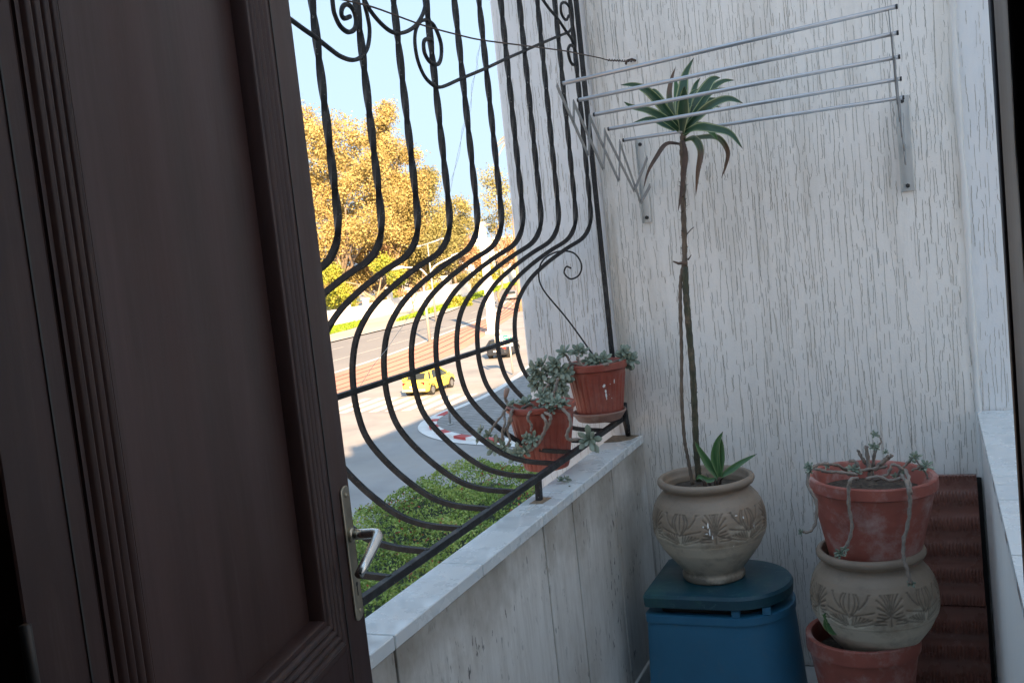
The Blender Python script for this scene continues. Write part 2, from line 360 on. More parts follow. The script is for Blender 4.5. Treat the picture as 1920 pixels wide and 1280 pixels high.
    def prism(s,poly,z0,z1):
        n=len(poly); V=[(x,y,z0) for x,y in poly]+[(x,y,z1) for x,y in poly]
        return s.add(V,[tuple(range(n))[::-1],tuple(range(n,2*n))]+[(i,(i+1)%n,n+(i+1)%n,n+i) for i in range(n)])
    def out(s,name,mat,parent=None,smooth=False,**k): return mk(name,s.V,s.F,mat,parent,smooth,**k)
def spline(pts,n=6):
    P=[np.array(p,float) for p in pts]; P=[2*P[0]-P[1]]+P+[2*P[-1]-P[-2]]; out=[]
    for i in range(1,len(P)-2):
        for k in range(n):
            t=k/n; a,b,c,d=P[i-1:i+3]
            out.append(.5*((2*b)+(c-a)*t+(2*a-5*b+4*c-d)*t*t+(3*b-a-3*c+d)*t**3))
    out.append(P[-2]); return out
def copyobj(o,parent=None,loc=None):
    c=o.copy(); COL.objects.link(c); c.parent=parent
    if loc is not None: c.location=tuple(loc)
    return c
def shade_auto(o,ang=35):
    me=o.data; me.polygons.foreach_set('use_smooth',[True]*len(me.polygons)); me.set_sharp_from_angle(angle=math.radians(ang))
    return o
# ------------------------------------------------------------------ world, sun
EL=math.radians(21); sd=np.array([.558,-.83,0]); sd/=np.linalg.norm(sd); sdir=np.array([sd[0]*math.cos(EL),sd[1]*math.cos(EL),math.sin(EL)])
w=bpy.data.worlds.new('World'); sc.world=w; w.use_nodes=True; nt=w.node_tree; bg=nt.nodes['Background']
sky=nt.nodes.new('ShaderNodeTexSky'); sky.sky_type='NISHITA'; sky.sun_disc=False; sky.sun_elevation=EL; sky.sun_rotation=math.atan2(sd[0],sd[1]); sky.air_density=1.3; sky.dust_density=1.5; sky.ozone_density=.6; sky.altitude=50
sx=nt.nodes.new('ShaderNodeSeparateColor'); sx.mode='HSV'; nt.links.new(sky.outputs[0],sx.inputs[0]); pw=nt.nodes.new('ShaderNodeMath'); pw.operation='POWER'; nt.links.new(sx.outputs[2],pw.inputs[0]); pw.inputs[1].default_value=.08
sm=nt.nodes.new('ShaderNodeMath'); sm.operation='MULTIPLY'; sm.use_clamp=True; nt.links.new(sx.outputs[1],sm.inputs[0]); sm.inputs[1].default_value=1.15
cx_=nt.nodes.new('ShaderNodeCombineColor'); cx_.mode='HSV'; nt.links.new(sx.outputs[0],cx_.inputs[0]); nt.links.new(sm.outputs[0],cx_.inputs[1]); nt.links.new(pw.outputs[0],cx_.inputs[2]); 
vm=nt.nodes.new('ShaderNodeVectorMath'); vm.operation='SCALE'; vm.inputs[0].default_value=(.46,.62,.83); nt.links.new(pw.outputs[0],vm.inputs['Scale'])
mxs=nt.nodes.new('ShaderNodeMix'); mxs.data_type='RGBA'; mxs.inputs[0].default_value=.93; nt.links.new(cx_.outputs[0],mxs.inputs[6]); nt.links.new(vm.outputs[0],mxs.inputs[7]); nt.links.new(mxs.outputs[2],bg.inputs[0]); bg.inputs[1].default_value=.128
sun=bpy.data.lights.new('sun','SUN'); so=bpy.data.objects.new('sun',sun); COL.objects.link(so); sun.energy=2.05; sun.angle=math.radians(.5); sun.color=(1,.70,.42)
so.rotation_euler=Vector(sdir).to_track_quat('Z','Y').to_euler()
sc.view_settings.view_transform='Standard'; sc.view_settings.look='None'; sc.view_settings.exposure=3.34; sc.view_settings.gamma=1
sc.cycles.max_bounces=8; sc.cycles.diffuse_bounces=5
G=-6.4; D=3.585
# ------------------------------------------------------------------ the building and balcony shell
bl=empty('apartment_building',(4,-5,G),'white apartment block that holds the balcony, with an added unseen tower that shades the pavement','building')
b=MB(); b.box((6,-30,2.63),(25,-8,14)); b.box((-1.15,3.725,G),(25,75,9.5)); b.box((-1.15,-25,-6.4),(25,3.58,-.14)); b.box((-1.15,-25,-.139),(11,-3.2,2.61))  # first box: unseen tower, added and set back to shade balcony and street
b.out('storeys_shade_tower','white_wall',bl)
b=MB(); b.box((-1.15,-3.2,2.45),(1.3,.757,2.609)); b.out('ceiling_slab','white_wall',bl)
b=MB(); b.box((-1.15,-3.2,-.138),(-1.06,.57,2.448)); b.box((-1.058,-3.2,-.138),(1.29,-3.1,2.448)); b.box((1.2,-3.098,-.138),(1.29,.57,2.448)); b.out('room_walls','room',bl)
tagp(MB().box((-1.15,-3.1,-.12),(.33,3.583,0)).out('balcony_floor','floor'),kind='structure')
# end wall, outer fin
MAT['scratch']=pm('scratch_groove_shade',(.48,.455,.41),.8,0,.22,5,dirt=(.33,.26,.19),dirtamt=.7)  # grime and groove shadow both painted into the ribbon colour
def scratches(o,x0,x1,z0,z1,yf,seed,dens=1.):
    """vertical drag marks of the scratched render, added to the wall's own mesh"""
    r=np.random.default_rng(seed); V=[];Fc=[]
    ph=r.random(6)*10
    def dn(x,z): return .5+.28*math.sin(x*9+ph[0]+1.5*math.sin(z*2.3+ph[1]))+.22*math.sin(x*23+ph[2]+math.sin(z*5+ph[3]))+.2*math.sin(z*3.1+x*4+ph[4])
    def ribbon(P,W):
        n=len(V); yo=yf-r.uniform(0,.0012)
        for (x,z),w in zip(P,W): V.extend([(x-w/2,yo-.0007,z),(x,yo-.0003,z),(x+w/2,yo-.0007,z)])
        for i in range(len(P)-1):
            for j in (0,1): Fc.append((n+i*3+j,n+i*3+j+1,n+i*3+j+4,n+i*3+j+3))
    def stroke(x,z,L_,wv,rough):
        step=.0055; m=max(3,int(L_/step)); P=[];xx=x;dr=r.normal()*.010; W=[]
        for i in range(m):
            zz=z-i*step
            if zz<z0: break
            xx+=dr*step+r.normal()*(.00075 if rough else .00026)
            if r.random()<.03: xx+=r.normal()*.0020
            P.append((xx,zz)); W.append(wv*(.6+.6*r.random())*(1 if 0<i<m-1 else .4))
        if len(P)<3: return
        if r.random()<.4:
            sg=1 if r.random()<.5 else -1
            for q in range(4): P.append((P[-1][0]+sg*.0016,P[-1][1]+(-.001+.0009*q))); W.append(wv*.8)
        P=[(min(max(a,x0+.002),x1-.002),b_) for a,b_ in P]; ribbon(P,W)
    x=x0+.006
    while x<x1-.004:
        z=z1+r.uniform(0,.1)
        while z>z0:
            d=min(1.,max(0.,dn(x,z))); L_=min(.30,r.exponential(.078)+.02)
            if r.random()<.62+.35*d: stroke(x+r.normal()*.0022,min(z,z1),L_,r.uniform(.0010,.0021),r.random()<.25+.35*d)
            z-=L_+r.exponential(.020)+.004
        x+=r.uniform(.0065,.0125)/dens
    for _ in range(int((x1-x0)*(z1-z0)*1500*dens)):
        x=r.uniform(x0+.004,x1-.004); z=r.uniform(z0,z1)
        if r.random()>dn(x,z): continue
        s_=r.uniform(.0007,.0018); n=len(V); yo=yf-.0004-r.uniform(0,.0016); V.extend([(x-s_*.5,yo,z),(x,yo,z-s_),(x+s_*.5,yo,z),(x,yo,z+s_)]); Fc.append((n,n+1,n+2,n+3))
    me=o.data; off=np.array(o.parent.location); VV=[v.co[:] for v in me.vertices]; FF=[tuple(p.vertices) for p in me.polygons]; n=len(VV); nf=len(FF)
    me.clear_geometry(); me.from_pydata(VV+[tuple(np.array(v)-off) for v in V],[],FF+[tuple(i+n for i in f) for f in Fc])
    me.materials.append(MAT['scratch']); mi=np.zeros(len(me.polygons),dtype=np.int32); mi[nf:]=1; me.polygons.foreach_set('material_index',mi); me.update()
ew=empty('end_wall',(-.3,D+.06,0),'white wall with scratched render behind the airer and the tall plant','wall')
b=MB(); b.box((-1.10,D,0),(.108,D+.14,9.5)); o=b.out('render_face','stucco',ew); scratches(o,-1.098,.104,.0,2.75,D,1)
b=MB(); b.box((.112,D+.006,-.13),(4.5,D+.14,9.5)); o=b.out('render_return','stucco_out',ew); scratches(o,.118,.48,.9,2.75,D+.006,2,.8)
zs=np.linspace(.0,2.7,60); pts=[(.110+.0015*math.sin(z*9)+.001*math.sin(z*31),D-.002,z) for z in zs]
MB().tube(pts,[.011+.0020*math.sin(z*17) for z in zs],8).out('corner_bead','white_wall',ew,True)
fw=empty('outer_fin_wall',(-1.28,D+.08,G),'bluish white fin wall with scratched render just outside the iron grille','wall')
b=MB(); b.box((-1.475,D+.016,G),(-1.101,D+.138,9.5),.006); o=b.out('fin','stucco_out',fw); scratches(o,-1.468,-1.102,-.9,2.75,D+.016,3,.9)
# parapet
pa=empty('parapet_wall',(-1.09,2.2,0),'low grey streaked parapet wall under the pale marble coping','wall')
YJ=[.76,1.18,1.675,2.108,2.519,2.768,3.18,3.583]
MB().box((-1.143,.76,-6.3),(-1.049,3.583,.831)).out('masonry','rustmark',pa)
tl=[.76,1.25,1.675,2.518,2.766,3.17,3.583]
for i in range(len(tl)-1):
    b=MB(); b.box((-1.049,tl[i]+.0045,.0),(-1.037,tl[i+1]-.0045,.8305),.0015); b.out('facing_slab','streaky',pa)
for i in range(len(YJ)-1):
    a,c=YJ[i]+.0018,YJ[i+1]-.0018
    if abs(YJ[i]-2.519)<.001:
        MB().box((-1.150,a,.832),(-1.1005,c,.862),.002).out('coping_slab','marble',pa); MB().box((-1.0985,a,.832),(-1.034,c,.862),.002).out('coping_slab','marble',pa)
    else: MB().box((-1.150,a,.832),(-1.034,c,.862),.002).out('coping_slab','marble',pa)
MB().box((-1.036,.80,.001),(-1.024,3.58,.075),.002).out('skirting','white_wall',pa)
f=aZ(1013,938,.863); MB().prism([(f[0]-.022,f[1]-.035),(f[0]+.018,f[1]-.03),(f[0]+.024,f[1]+.033),(f[0]-.016,f[1]+.04)],.8622,.8635).out('rust_patch','rustmark',pa)
g2=[(-1.15,3.46),(-1.10,3.47),(-1.06,3.50),(-1.045,3.57),(-1.08,3.58),(-1.15,3.58)]
MB().prism(g2,.8622,.8640).out('rust_patch','rustmark',pa)
# ledge wall on the right
lw=empty('ledge_wall',(.2,2.2,0),'low white wall on the right with a tiled ledge on top','wall')
MB().box((.112,.77,.0),(.33,3.583,.876),.002).out('plaster','white_wall',lw); MB().box((.116,.78,.8765),(.328,3.582,.8845)).out('mortar_bed','dark',lw)
jy=[aZ(1880,y,.911)[1] for y in (813,893,908)]
js=[.77,1.2,1.65,2.1,2.5]+[y for y in sorted(jy) if y>2.6 and y<3.57]+[3.588]
js=sorted(js)
for i in range(len(js)-1): MB().box((.106,js[i]+.0025,.885),(.33,js[i+1]-.0025,.911),.001).out('ledge_tile','marble',lw)
# door wall, frame
dw=empty('door_wall',(-.4,.66,0),'inner wall around the balcony doorway','wall')
b=MB(); b.box((-1.148,.575,0),(-.955,.757,2.448)); b.box((.125,.575,0),(1.3,.757,2.448)); b.box((-.955,.575,2.36),(.125,.757,2.448)); b.out('plaster','white_wall',dw)
df=empty('doorway',(.08,.66,0),'dark brown door frame at the right edge, out of the light','door frame')
b=MB(); b.box((.042,.56,0),(.122,.66,2.355),.002); b.box((.050,.662,0),(.122,.757,2.355),.002); 
for k in range(4): b.tube([(.050+.014*k,.757,0),(.050+.014*k,.757,2.355)],.005,8)
b.out('jamb','door',df,True)
b=MB(); b.box((-.952,.56,0),(-.89,.67,2.355),.002); b.out('jamb','door',df)
b=MB(); b.box((-.888,.56,2.31),(.04,.67,2.355),.002); b.out('head','door',df)
# ------------------------------------------------------------------ door leaf
dd=ray(1340,468-.107*380); dd[2]=0; dd/=np.linalg.norm(dd); dn=np.array([dd[1],-dd[0],0.])
DP=CAM+ray(690,1200)*(1.85/F); DP[2]=0; HG=DP-dd*.86
door=empty('panelled_door',HG,'dark brown panelled wooden door standing open on the left','door')
def DV(s,h,z): return DP+dd*s+dn*h+np.array([0,0,z])
def dbox(mb,s0,s1,h0,h1,z0,z1,bev=0):
    t=MB().box((s0,h0,z0),(s1,h1,z1),bev); mb.add([DV(*(v[0],v[1],v[2])) for v in t.V],t.F)
ZT=2.26; P1=(-.66,-.187,1.026,2.12); P2=(-.66,-.187,.17,.80)
b=MB(); o_=.083
dbox(b,-.86,P1[0]-o_,-.042,0,.012,ZT,.002); dbox(b,P1[1]+o_,0,-.042,0,.012,ZT,.002)
x0,x1=P1[0]-o_,P1[1]+o_
dbox(b,x0,x1,-.042,0,P1[3]+o_,ZT); dbox(b,x0,x1,-.042,0,P2[3]+o_,P1[2]-o_); dbox(b,x0,x1,-.042,0,.012,P2[2]-o_)
b.out('frame','door',door)
for q in (P1,P2):
    b=MB(); dbox(b,q[0]-.02,q[1]+.02,-.034,-.022,q[2]-.02,q[3]+.02); b.out('panel','door',door)
    prof=[(0,-.022),(0,.001),(.0025,.004),(.010,.004),(.012,.0015)]
    for k in range(4):
        for t in range(1,7): prof.append((.012+.0155*(k+t/6.),.0015+.0075*math.sin(PI*t/6.)))
    prof+=[(.0765,.003),(.083,.003),(.0835,-.004),(.0865,-.004),(.087,.0005)]
    V=[];n=len(prof)
    for u,h in prof:
        for s_,z_ in ((q[0]-u,q[2]-u),(q[1]+u,q[2]-u),(q[1]+u,q[3]+u),(q[0]-u,q[3]+u)): V.append(DV(s_,h,z_))
    Fc=[(i*4+k,i*4+(k+1)%4,(i+1)*4+(k+1)%4,(i+1)*4+k) for i in range(n-1) for k in range(4)]
    o=mk('moulding',V,Fc,'door',door); shade_auto(o,40)
# thin bead line on stiles
for s_ in (-.772-.004,-.088):
    b=MB(); dbox(b,s_-.0015,s_+.0015,.0003,.0016,P1[2]-.2,P1[3]+.1); b.out('bead','dark',door)
# plate with rounded ends
pc,pw,pz0,pz1=-.030,.0185,.967,1.214
poly=[]
for k in range(9): a=PI*k/8; poly.append((pc+pw*math.cos(a)*1.0,pz1-.010+.010*math.sin(a)))
for k in range(9): a=PI+PI*k/8; poly.append((pc+pw*math.cos(a),pz0+.010+.010*math.sin(a)))
V=[DV(s_,.0008,z_) for s_,z_ in poly]+[DV(s_,.003,z_) for s_,z_ in poly]+[DV(pc+(s_-pc)*.90,.0042,1.09+(z_-1.09)*.985) for s_,z_ in poly]
n=len(poly); Fc=[(i,(i+1)%n,n+(i+1)%n,n+i) for i in range(n)]+[(n+i,n+(i+1)%n,2*n+(i+1)%n,2*n+i) for i in range(n)]+[tuple(range(2*n,3*n))]
plate=mk('handle_plate',V,Fc,'brass',door)
for z_ in (1.196,.984):
    b=MB(); b.tube([DV(pc,.004,z_),DV(pc,.0058,z_),DV(pc,.0062,z_)],[.0045,.004,.001],10); b.out('screw','brass',plate,True)
b=MB(); b.tube([DV(pc,.0040,1.033),DV(pc,.0048,1.033)],.0042,12); dbox(b,pc-.0019,pc+.0019,.0040,.0048,1.012,1.032); b.out('keyhole','black',plate)
# lever: collar, neck, bent grip
hz=1.124
MB().tube([DV(pc,.004,hz),DV(pc,.010,hz)],[.0135,.0125],20).out('collar','brass',door,True)
path=[DV(pc,.008,hz),DV(pc,.030,hz+.0005),DV(pc,.046,hz+.001),DV(pc-.001,.053,hz+.0005),DV(pc-.006,.0575,hz-.002),DV(pc-.015,.0585,hz-.0055),DV(pc-.04,.057,hz-.016),DV(pc-.075,.055,hz-.029),DV(pc-.105,.053,hz-.040)]
MB().tube(path,[.0095,.0095,.0092,.0092,.0094,.0094,.0093,.0085,.0078],16).out('lever','lever',door,True)
# hinge leafs
for z_ in (.35,1.2,2.0): MB().tube([DV(-.866,.004,z_),DV(-.866,.004,z_+.09)],.006,10).out('hinge','dark',door,True)
# ------------------------------------------------------------------ iron grille
gr=empty('window_grille',(-1.12,2.2,.862),'black wrought iron grille with belly bars along the parapet','window grille')
PR=[(-1.125,2.62),(-1.125,2.2),(-1.125,1.9),(-1.125,1.74),(-1.127,1.695),(-1.137,1.652),(-1.168,1.613),(-1.235,1.581),(-1.314,1.537),(-1.385,1.485),(-1.438,1.42),(-1.464,1.35),(-1.473,1.28),(-1.470,1.205),(-1.446,1.125),(-1.375,1.042),(-1.285,.973),(-1.205,.944),(-1.105,.934)]
sp=spline([(x,0,z) for x,z in PR[3:]],5); top=[np.array([-1.125,0,z]) for z in np.linspace(2.62,1.745,64)]
pth=top+[np.array(p) for p in sp]
acc=0; tw=[]
for i,p in enumerate(pth):
    if i: 
        if p[2]>1.64: acc+=np.linalg.norm(p-pth[i-1])*(2*PI/.37)
    tw.append(acc)
# end the twist aligned
k=round(acc/(PI/2))*(PI/2)/acc; tw=[t*k for t in tw]
BY=[.95,1.12,1.29,1.46,1.63,1.80,1.98,2.155,2.33,2.502,2.67,2.835,2.99,3.155,3.33,3.50]
bm=MB(); bm.tube([p+np.array([0,0,0]) for p in pth],.0065,4,tw,square=True,up=(0,1,0))
bar0=None
for y in BY:
    if bar0 is None:
        bar0=mk('bar',[v+np.array([0,y,0]) for v in map(np.array,bm.V)],bm.F,'iron',gr,loc=(0,y,0)); bar0.data.set_sharp_from_angle(angle=.5)
        bar0.data.materials[0]=MAT['iron']
    else:
        c=copyobj(bar0,gr,np.array([0,y,0])-np.array(gr.location))
MB().box((-1.1115,.765,.921),(-1.0935,3.575,.939),.0015).out('bottom_rail','iron',gr)
MB().box((-1.482,.765,1.255),(-1.463,3.50,1.270),.001).out('middle_rail','iron',gr)
MB().box((-1.14,.765,2.602),(-1.11,3.58,2.620),.001).out('top_rail','iron',gr)
MB().tube([(-1.116,3.568,.93),(-1.119,3.568,1.2),(-1.125,3.568,2.60)],.0075,4,square=True,up=(0,1,0)).out('post','iron',gr)
f=aZ(1013,938,.862)
MB().tube([(f[0]-.004,f[1]+.002,.862),(-1.1025,f[1]+.004,.922)],.0085,4,square=True,up=(0,1,0)).out('foot','iron',gr)
MB().tube([(-1.085,3.562,.862),(-1.088,3.566,.90),(-1.093,3.567,.935),(-1.09,3.565,.97),(-1.085,3.566,.99)],[.010,.0125,.014,.011,.006],8).out('foot','iron',gr,True)
MB().tube([(f[0]-.004,1.32,.862),(-1.1025,1.32,.922)],.0085,4,square=True,up=(0,1,0)).out('foot','iron',gr)
def z1(p): return (520+p[0]/4,p[1]/4)
def z6(p): return (960+p[0]/6.4,p[1]/6.4)
def trace(pts,x,n=5): return spline([aX(px,py,x) for px,py in pts],n)
SC=[([z1(p) for p in [(20,95),(95,145),(200,222),(290,285),(400,372),(470,422),(545,450),(600,445),(645,410),(680,345),(692,230),(675,120),(655,40),(640,-60)]],.0052),
    ([z1(p) for p in [(410,-30),(418,50),(430,110),(470,195),(530,242),(578,220),(590,160),(575,90),(545,45),(510,35),(485,65),(482,115),(505,140),(545,125)]],.0056),
    ([z1(p) for p in [(640,-30),(700,85),(790,190),(870,245),(950,245),(1030,200),(1080,130),(1105,60),(1115,-20)]],.0052),
    ([z1(p) for p in [(1110,150),(1070,165),(1038,230),(1032,330),(1055,460),(1105,575),(1170,640),(1215,655),(1270,640),(1380,590),(1560,515),(1720,440),(1870,375)]]+[z6(p) for p in [(150,610),(370,515),(560,435),(660,395),(705,360),(722,300),(718,200),(700,120),(665,55),(620,32),(588,60),(590,150),(620,220),(655,240),(680,190)]],.0050),
    ([z1(p) for p in [(1110,150),(1175,195),(1225,320),(1228,430),(1200,485),(1145,465),(1105,400),(1098,320),(1125,292),(1160,310)]],.0056),
    ([z6(p) for p in [(350,-30),(440,100),(550,230),(650,380),(710,465),(745,560),(772,660),(765,760),(725,775),(690,710),(672,600),(700,545),(735,560)]],.0055)]
for pts,r in SC:
    MB().tube(trace(pts,-1.122),r,6,up=(1,0,0)).out('scroll','iron',gr,True)
sd_=[(1117,672),(1065,600),(1020,545),(1010,515),(1018,488),(1045,472),(1075,474),(1090,495),(1086,515),(1070,523),(1058,512),(1062,500),(1071,503)]
MB().tube(spline([aY(px,py,3.5) for px,py in sd_],6),.0032,6).out('scroll','iron',gr,True)
# ------------------------------------------------------------------ clothes airer
ar=empty('clothes_airer',(-.5,D-.005,1.8),'silver wall mounted folding clothes airer with five rods','clothes airer')
YS=[2.66,2.79,2.93,3.07,3.23]
Lp=[(1055,157),(1085,188),(1115,215),(1142,242),(1170,263)]; Rp=[(1680,13),(1682,62),(1685,107),(1688,148),(1693,183)]
tops=[]
for y,l,r in zip(YS,Lp,Rp):
    a=aY(*l,y); c=aY(*r,y); tops.append((a,c))
    MB().tube([a,c],.0058,12).out('rod','alu',ar,True)
    for q,sg in ((a,-1),(c,1)): MB().tube([q+np.array([sg*-.001,0,0]),q+np.array([sg*.004,0,0])],.0061,10).out('rod_cap','dark',ar,True)
bots=[aX(*p,-.915) for p in [(1104,291),(1132,316),(1161,338),(1190,357),(1202,379)]]
def link(mb,a,c,x):
    a=np.array(a);c=np.array(c); d=c-a; d[0]=0; d/=np.linalg.norm(d); w_=np.cross(d,(1,0,0))*.0078
    V=[]
    for p in (a,c):
        for sx in (-.0009,.0009):
            for sw in (-1,1): V.append((x+sx,p[1]+sw*w_[1],p[2]+sw*w_[2]))
    mb.add(V,[(0,1,3,2),(4,6,7,5),(0,4,5,1),(2,3,7,6),(0,2,6,4),(1,5,7,3)])
for side,x in ((0,-.917),(1,-.058)):
    T=[t[side] for t in tops]
    dz=[0]*5
    if side==1: 
        B=[np.array([0,b_[1],b_[2]+(T[0][2]-tops[0][0][2])*.5]) for b_ in bots]
    else: B=bots
    LK=[(T[0],B[0],0),(T[1],B[1],0),(T[2],B[2],0),(T[3],B[3],0),(T[4],B[4],0),(T[1],(T[0]+B[0])*.5,1),(T[2],B[0],1),(T[3],B[1],1),(T[4],B[2],1),(np.array([0,D-.02,B[2][2]+.09]),B[3],1),(np.array([0,D-.015,B[4][2]+.06]),B[4],1)]
    for a,c,l in LK:
        mb=MB(); link(mb,a,c,x+(.0022 if l else -.0002)); mb.out('link','link',ar)
for xa,xb,zt,zb in ((-.955,-.925,1.944,1.645),(-.078,-.036,1.962,1.652)):
    b=MB(); b.box((xa,D-.009,zb),(xb,D-.0005,zt),.0015); b.box((xa,D-.030,zb),(xa+.0022,D-.009,zt)); br_=b.out('bracket','alu_dull',ar)
    xm=(xa+xb)/2
    for z_ in (zt-.018,zb+.018): MB().tube([(xm,D-.009,z_),(xm,D-.013,z_),(xm,D-.0135,z_)],[.0075,.007,.001],6).out('bolt','dark',br_,False)
# ------------------------------------------------------------------ wire and thread
W=[(600,-12),(640,-1),(700,14),(760,36),(800,50),(860,66),(900,75),(960,83),(1000,88),(1060,96),(1100,104),(1125,109),(1140,113),(1158,114)]
wp=[aX(px,py,-.945) for px,py in W if px<900]
hk=aY(1185,115,D)
tail=[aY(px,py,3.56-(1185-px)*.0011*2.2) for px,py in W if px>=900]
# straight fit between first point and hook, sagging a little
p0=aX(560,-25,-.96); wpts=[]
for i in range(40):
    t=i/39.; p=p0*(1-t)+hk*t; wpts.append(p)
# keep each sample on the straight plan line but on the photographed height
ws=[]
for px,py in [(560,-25)]+W+[(1172,116)]:
    d=ray(px,py); a=p0[:2]; v=hk[:2]-a
    M=np.array([[d[0],-v[0]],[d[1],-v[1]]]); t,u=np.linalg.solve(M,a-CAM[:2]); ws.append(CAM+d*t)
wr=empty('clothes_line',hk,'thin dark wire stretched across the grille to a rusty hook','wire')
MB().tube(spline(ws,4),.0020,6).out('wire','rust',wr,True)
b=MB(); q=ws[-1]
cp=[hk*(1-t)+ws[-3]*t+np.array([0,.0,.0])+.0035*np.array([0,math.sin(t*60),math.cos(t*60)]) for t in np.linspace(0,1,50)]; b.tube(cp,.0016,5)
b.tube([hk+np.array([.012,0,0]),hk+np.array([.006,-.02,.003]),hk+np.array([-.012,-.024,0]),hk+np.array([-.02,-.012,-.008])],.0045,7); b.out('hook','rust',wr,True)
th=[(901,77),(896,110),(893,128),(887,160),(880,205),(870,240),(858,290),(848,340),(838,390),(828,440),(812,500),(790,545),(762,600),(738,635),(722,658),(700,685),(668,735)]
tp=[aX(px,py,-1.14-.33*min(1,max(0,(py-330)/400.))) for px,py in th]
MB_=MB(); MB_.tube(spline(tp,4),.0007,4); MB_.tube(spline([aX(px+(-3 if i%2 else 3),py,-1.14) for i,(px,py) in enumerate(th[:8])],4),.0006,4)
tagp(MB_.out('loose_thread','alu_dull',None,True),'fine pale thread dangling from the clothes line over the bars','thread')
# ------------------------------------------------------------------ street, ground
def gP(px,py,z=G): p=aZ(px,py,z); return (p[0],p[1])
def sheet(name,poly,z,mat,**k):
    n=len(poly); o=mk(name,[(x,y,z) for x,y in poly],[tuple(range(n))],mat,**k); o['kind']='structure'; return o
def strip(name,A,B,z,mat):
    n=len(A); V=[(x,y,z) for x,y in A]+[(x,y,z) for x,y in B]
    o=mk(name,V,[(i,i+1,n+i+1,n+i) for i in range(n-1)],mat); o['kind']='structure'; return o
sheet('ground',[(-1500,-600),(900,-600),(900,2500),(-1500,2500)],G-.03,'sand')
def cv(pts): return [(p[0],p[1]) for p in spline([(x,y,0) for x,y in pts],5)]
Ys=[-60,20,45,56,75,95,115,135,160,210,300]
near=cv([(-10,-60),(-14,20),(-22,45),(-23.4,52),(-25.4,62),(-29.5,80),(-35,100),(-41,120),(-53,155),(-75,210),(-112,300)])
redlo=cv([(-34.5,-60),(-34.8,20),(-35,45),(-35.2,56),(-37,75),(-42.4,95),(-48,115),(-54,135),(-63,160),(-84,210),(-121,300)])
redhi=cv([(-41.5,-60),(-41.7,20),(-42,45),(-42,56),(-43.6,75),(-47.3,95),(-51.3,115),(-58,135),(-67,160),(-88,210),(-125,300)])
line=cv([(-48,-60),(-48,20),(-48,45),(-48.2,56),(-48.7,75),(-50,95),(-52.6,115),(-56.5,135),(-69.5,160),(-90.5,210),(-127,300)])
far=cv([(-60,-60),(-60,20),(-60,45),(-60,56),(-60.5,75),(-61,95),(-62,115),(-66,135),(-75,160),(-96,210),(-133,300)])
def shift(P,d): return [(x+d,y) for x,y in P]
strip('road',near,redlo,G,'asphalt'); strip('tram_bed',redlo,redhi,G+.01,'red'); strip('far_road',redhi,far,G+.005,'asphalt_dark')
for i,(a,c) in enumerate(((.22,0),(.40,0),(.62,0),(.80,0))):
    P=[(l[0]*(1-a)+h[0]*a,l[1]) for l,h in zip(redlo,redhi)]; strip('tram_rail_line',P,shift(P,-.16),G+.02,'rail')
strip('road_marking',line,shift(line,-.16),G+.02,'line'); strip('road_marking',shift(redhi,-.3),shift(redhi,-.75),G+.02,'line')
# far lane dashes and far kerb
for k in range(24):
    y=20+k*8; f=[p for p in far]; 
    xx=np.interp([y,y+3.],[p[1] for p in far],[p[0] for p in far])+5.2
    sheet('lane_dash',[(xx[0],y),(xx[1],y+3),(xx[1]-.16,y+3),(xx[0]-.16,y)],G+.02,'line')
strip('far_kerb',far,shift(far,-.3),G+.14,'kerbw'); strip('far_pavement',shift(far,-.3),shift(far,-13),G+.12,'sand')
# crosswalk
for k in range(8):
    x=-24.3-k*1.02
    sheet('crosswalk_stripe',[(x,46.9+.02*k),(x-.2,51.9),(x-.74,51.9),(x-.54,46.9)],G+.012,'line')
# junction asphalt in front, island and pavement
sheet('side_road',[(-34.4,-40),(-6,-40),(-6,37.2),(-12,38.5),(-17,38.5),(-21,42),(-22.5,48),(-24,47),(-34.7,47)],G+.004,'asphalt')
kb=[(-4,36.2),(-9,36.6),(-13.5,37.0),(-17.2,37.9),(-19.6,38.9),(-21.6,40.6),(-22.9,42.6),(-23.4,45),(-23.4,50.3),(-24.2,56),(-25.4,62),(-29.5,80),(-35,100),(-41,120)]
kc=spline([(x,y,0) for x,y in kb],8); kc=[(p[0],p[1]) for p in kc]
inner=[(p[0]+.0,p[1]) for p in kc]
top=MB(); poly=[(x,y) for x,y in kc]+[(-3,120),(-3,36.2)]
o=top.prism(poly,G-.02,G+.13).out('pavement','paving'); o['kind']='structure'
def offs(P,d):
    out=[]
    for i,p in enumerate(P):
        a=np.array(P[max(i-1,0)]);c=np.array(P[min(i+1,len(P)-1)]); t=(c-a)/np.linalg.norm(c-a); out.append((p[0]+t[1]*d,p[1]-t[0]*d))
    return out
ko=offs(kc,-.55); ki=offs(kc,.02); kt=offs(kc,.38); kg=offs(kc,-.02)
# white gutter band
seg=60
strip('gutter_band',ko[:seg],kg[:seg],G+.03,'kerbw')
for nm,col,par in (('kerb_red','kerbr',0),('kerb_white','kerbw',1)):
    b=MB(); d=0
    for i in range(len(kc)-1):
        a,c=kc[i],kc[i+1]; blk=int(i//3)
        m='r' if (blk%2==0 and i<58) else 'w'
        if (m=='r')!=(par==0): continue
        a0,a1,c0,c1=kg[i],kt[i],kg[i+1],kt[i+1]
        zt=G+.15; V=[(*a0,G-.02),(*c0,G-.02),(*c1,G-.02),(*a1,G-.02),(*a0,zt),(*c0,zt),(*c1,zt),(*a1,zt)]
        b.add(V,[(0,1,2,3),(4,5,6,7),(0,1,5,4),(1,2,6,5),(2,3,7,6),(3,0,4,7)])
    o=b.out('kerb',col); o['kind']='structure'
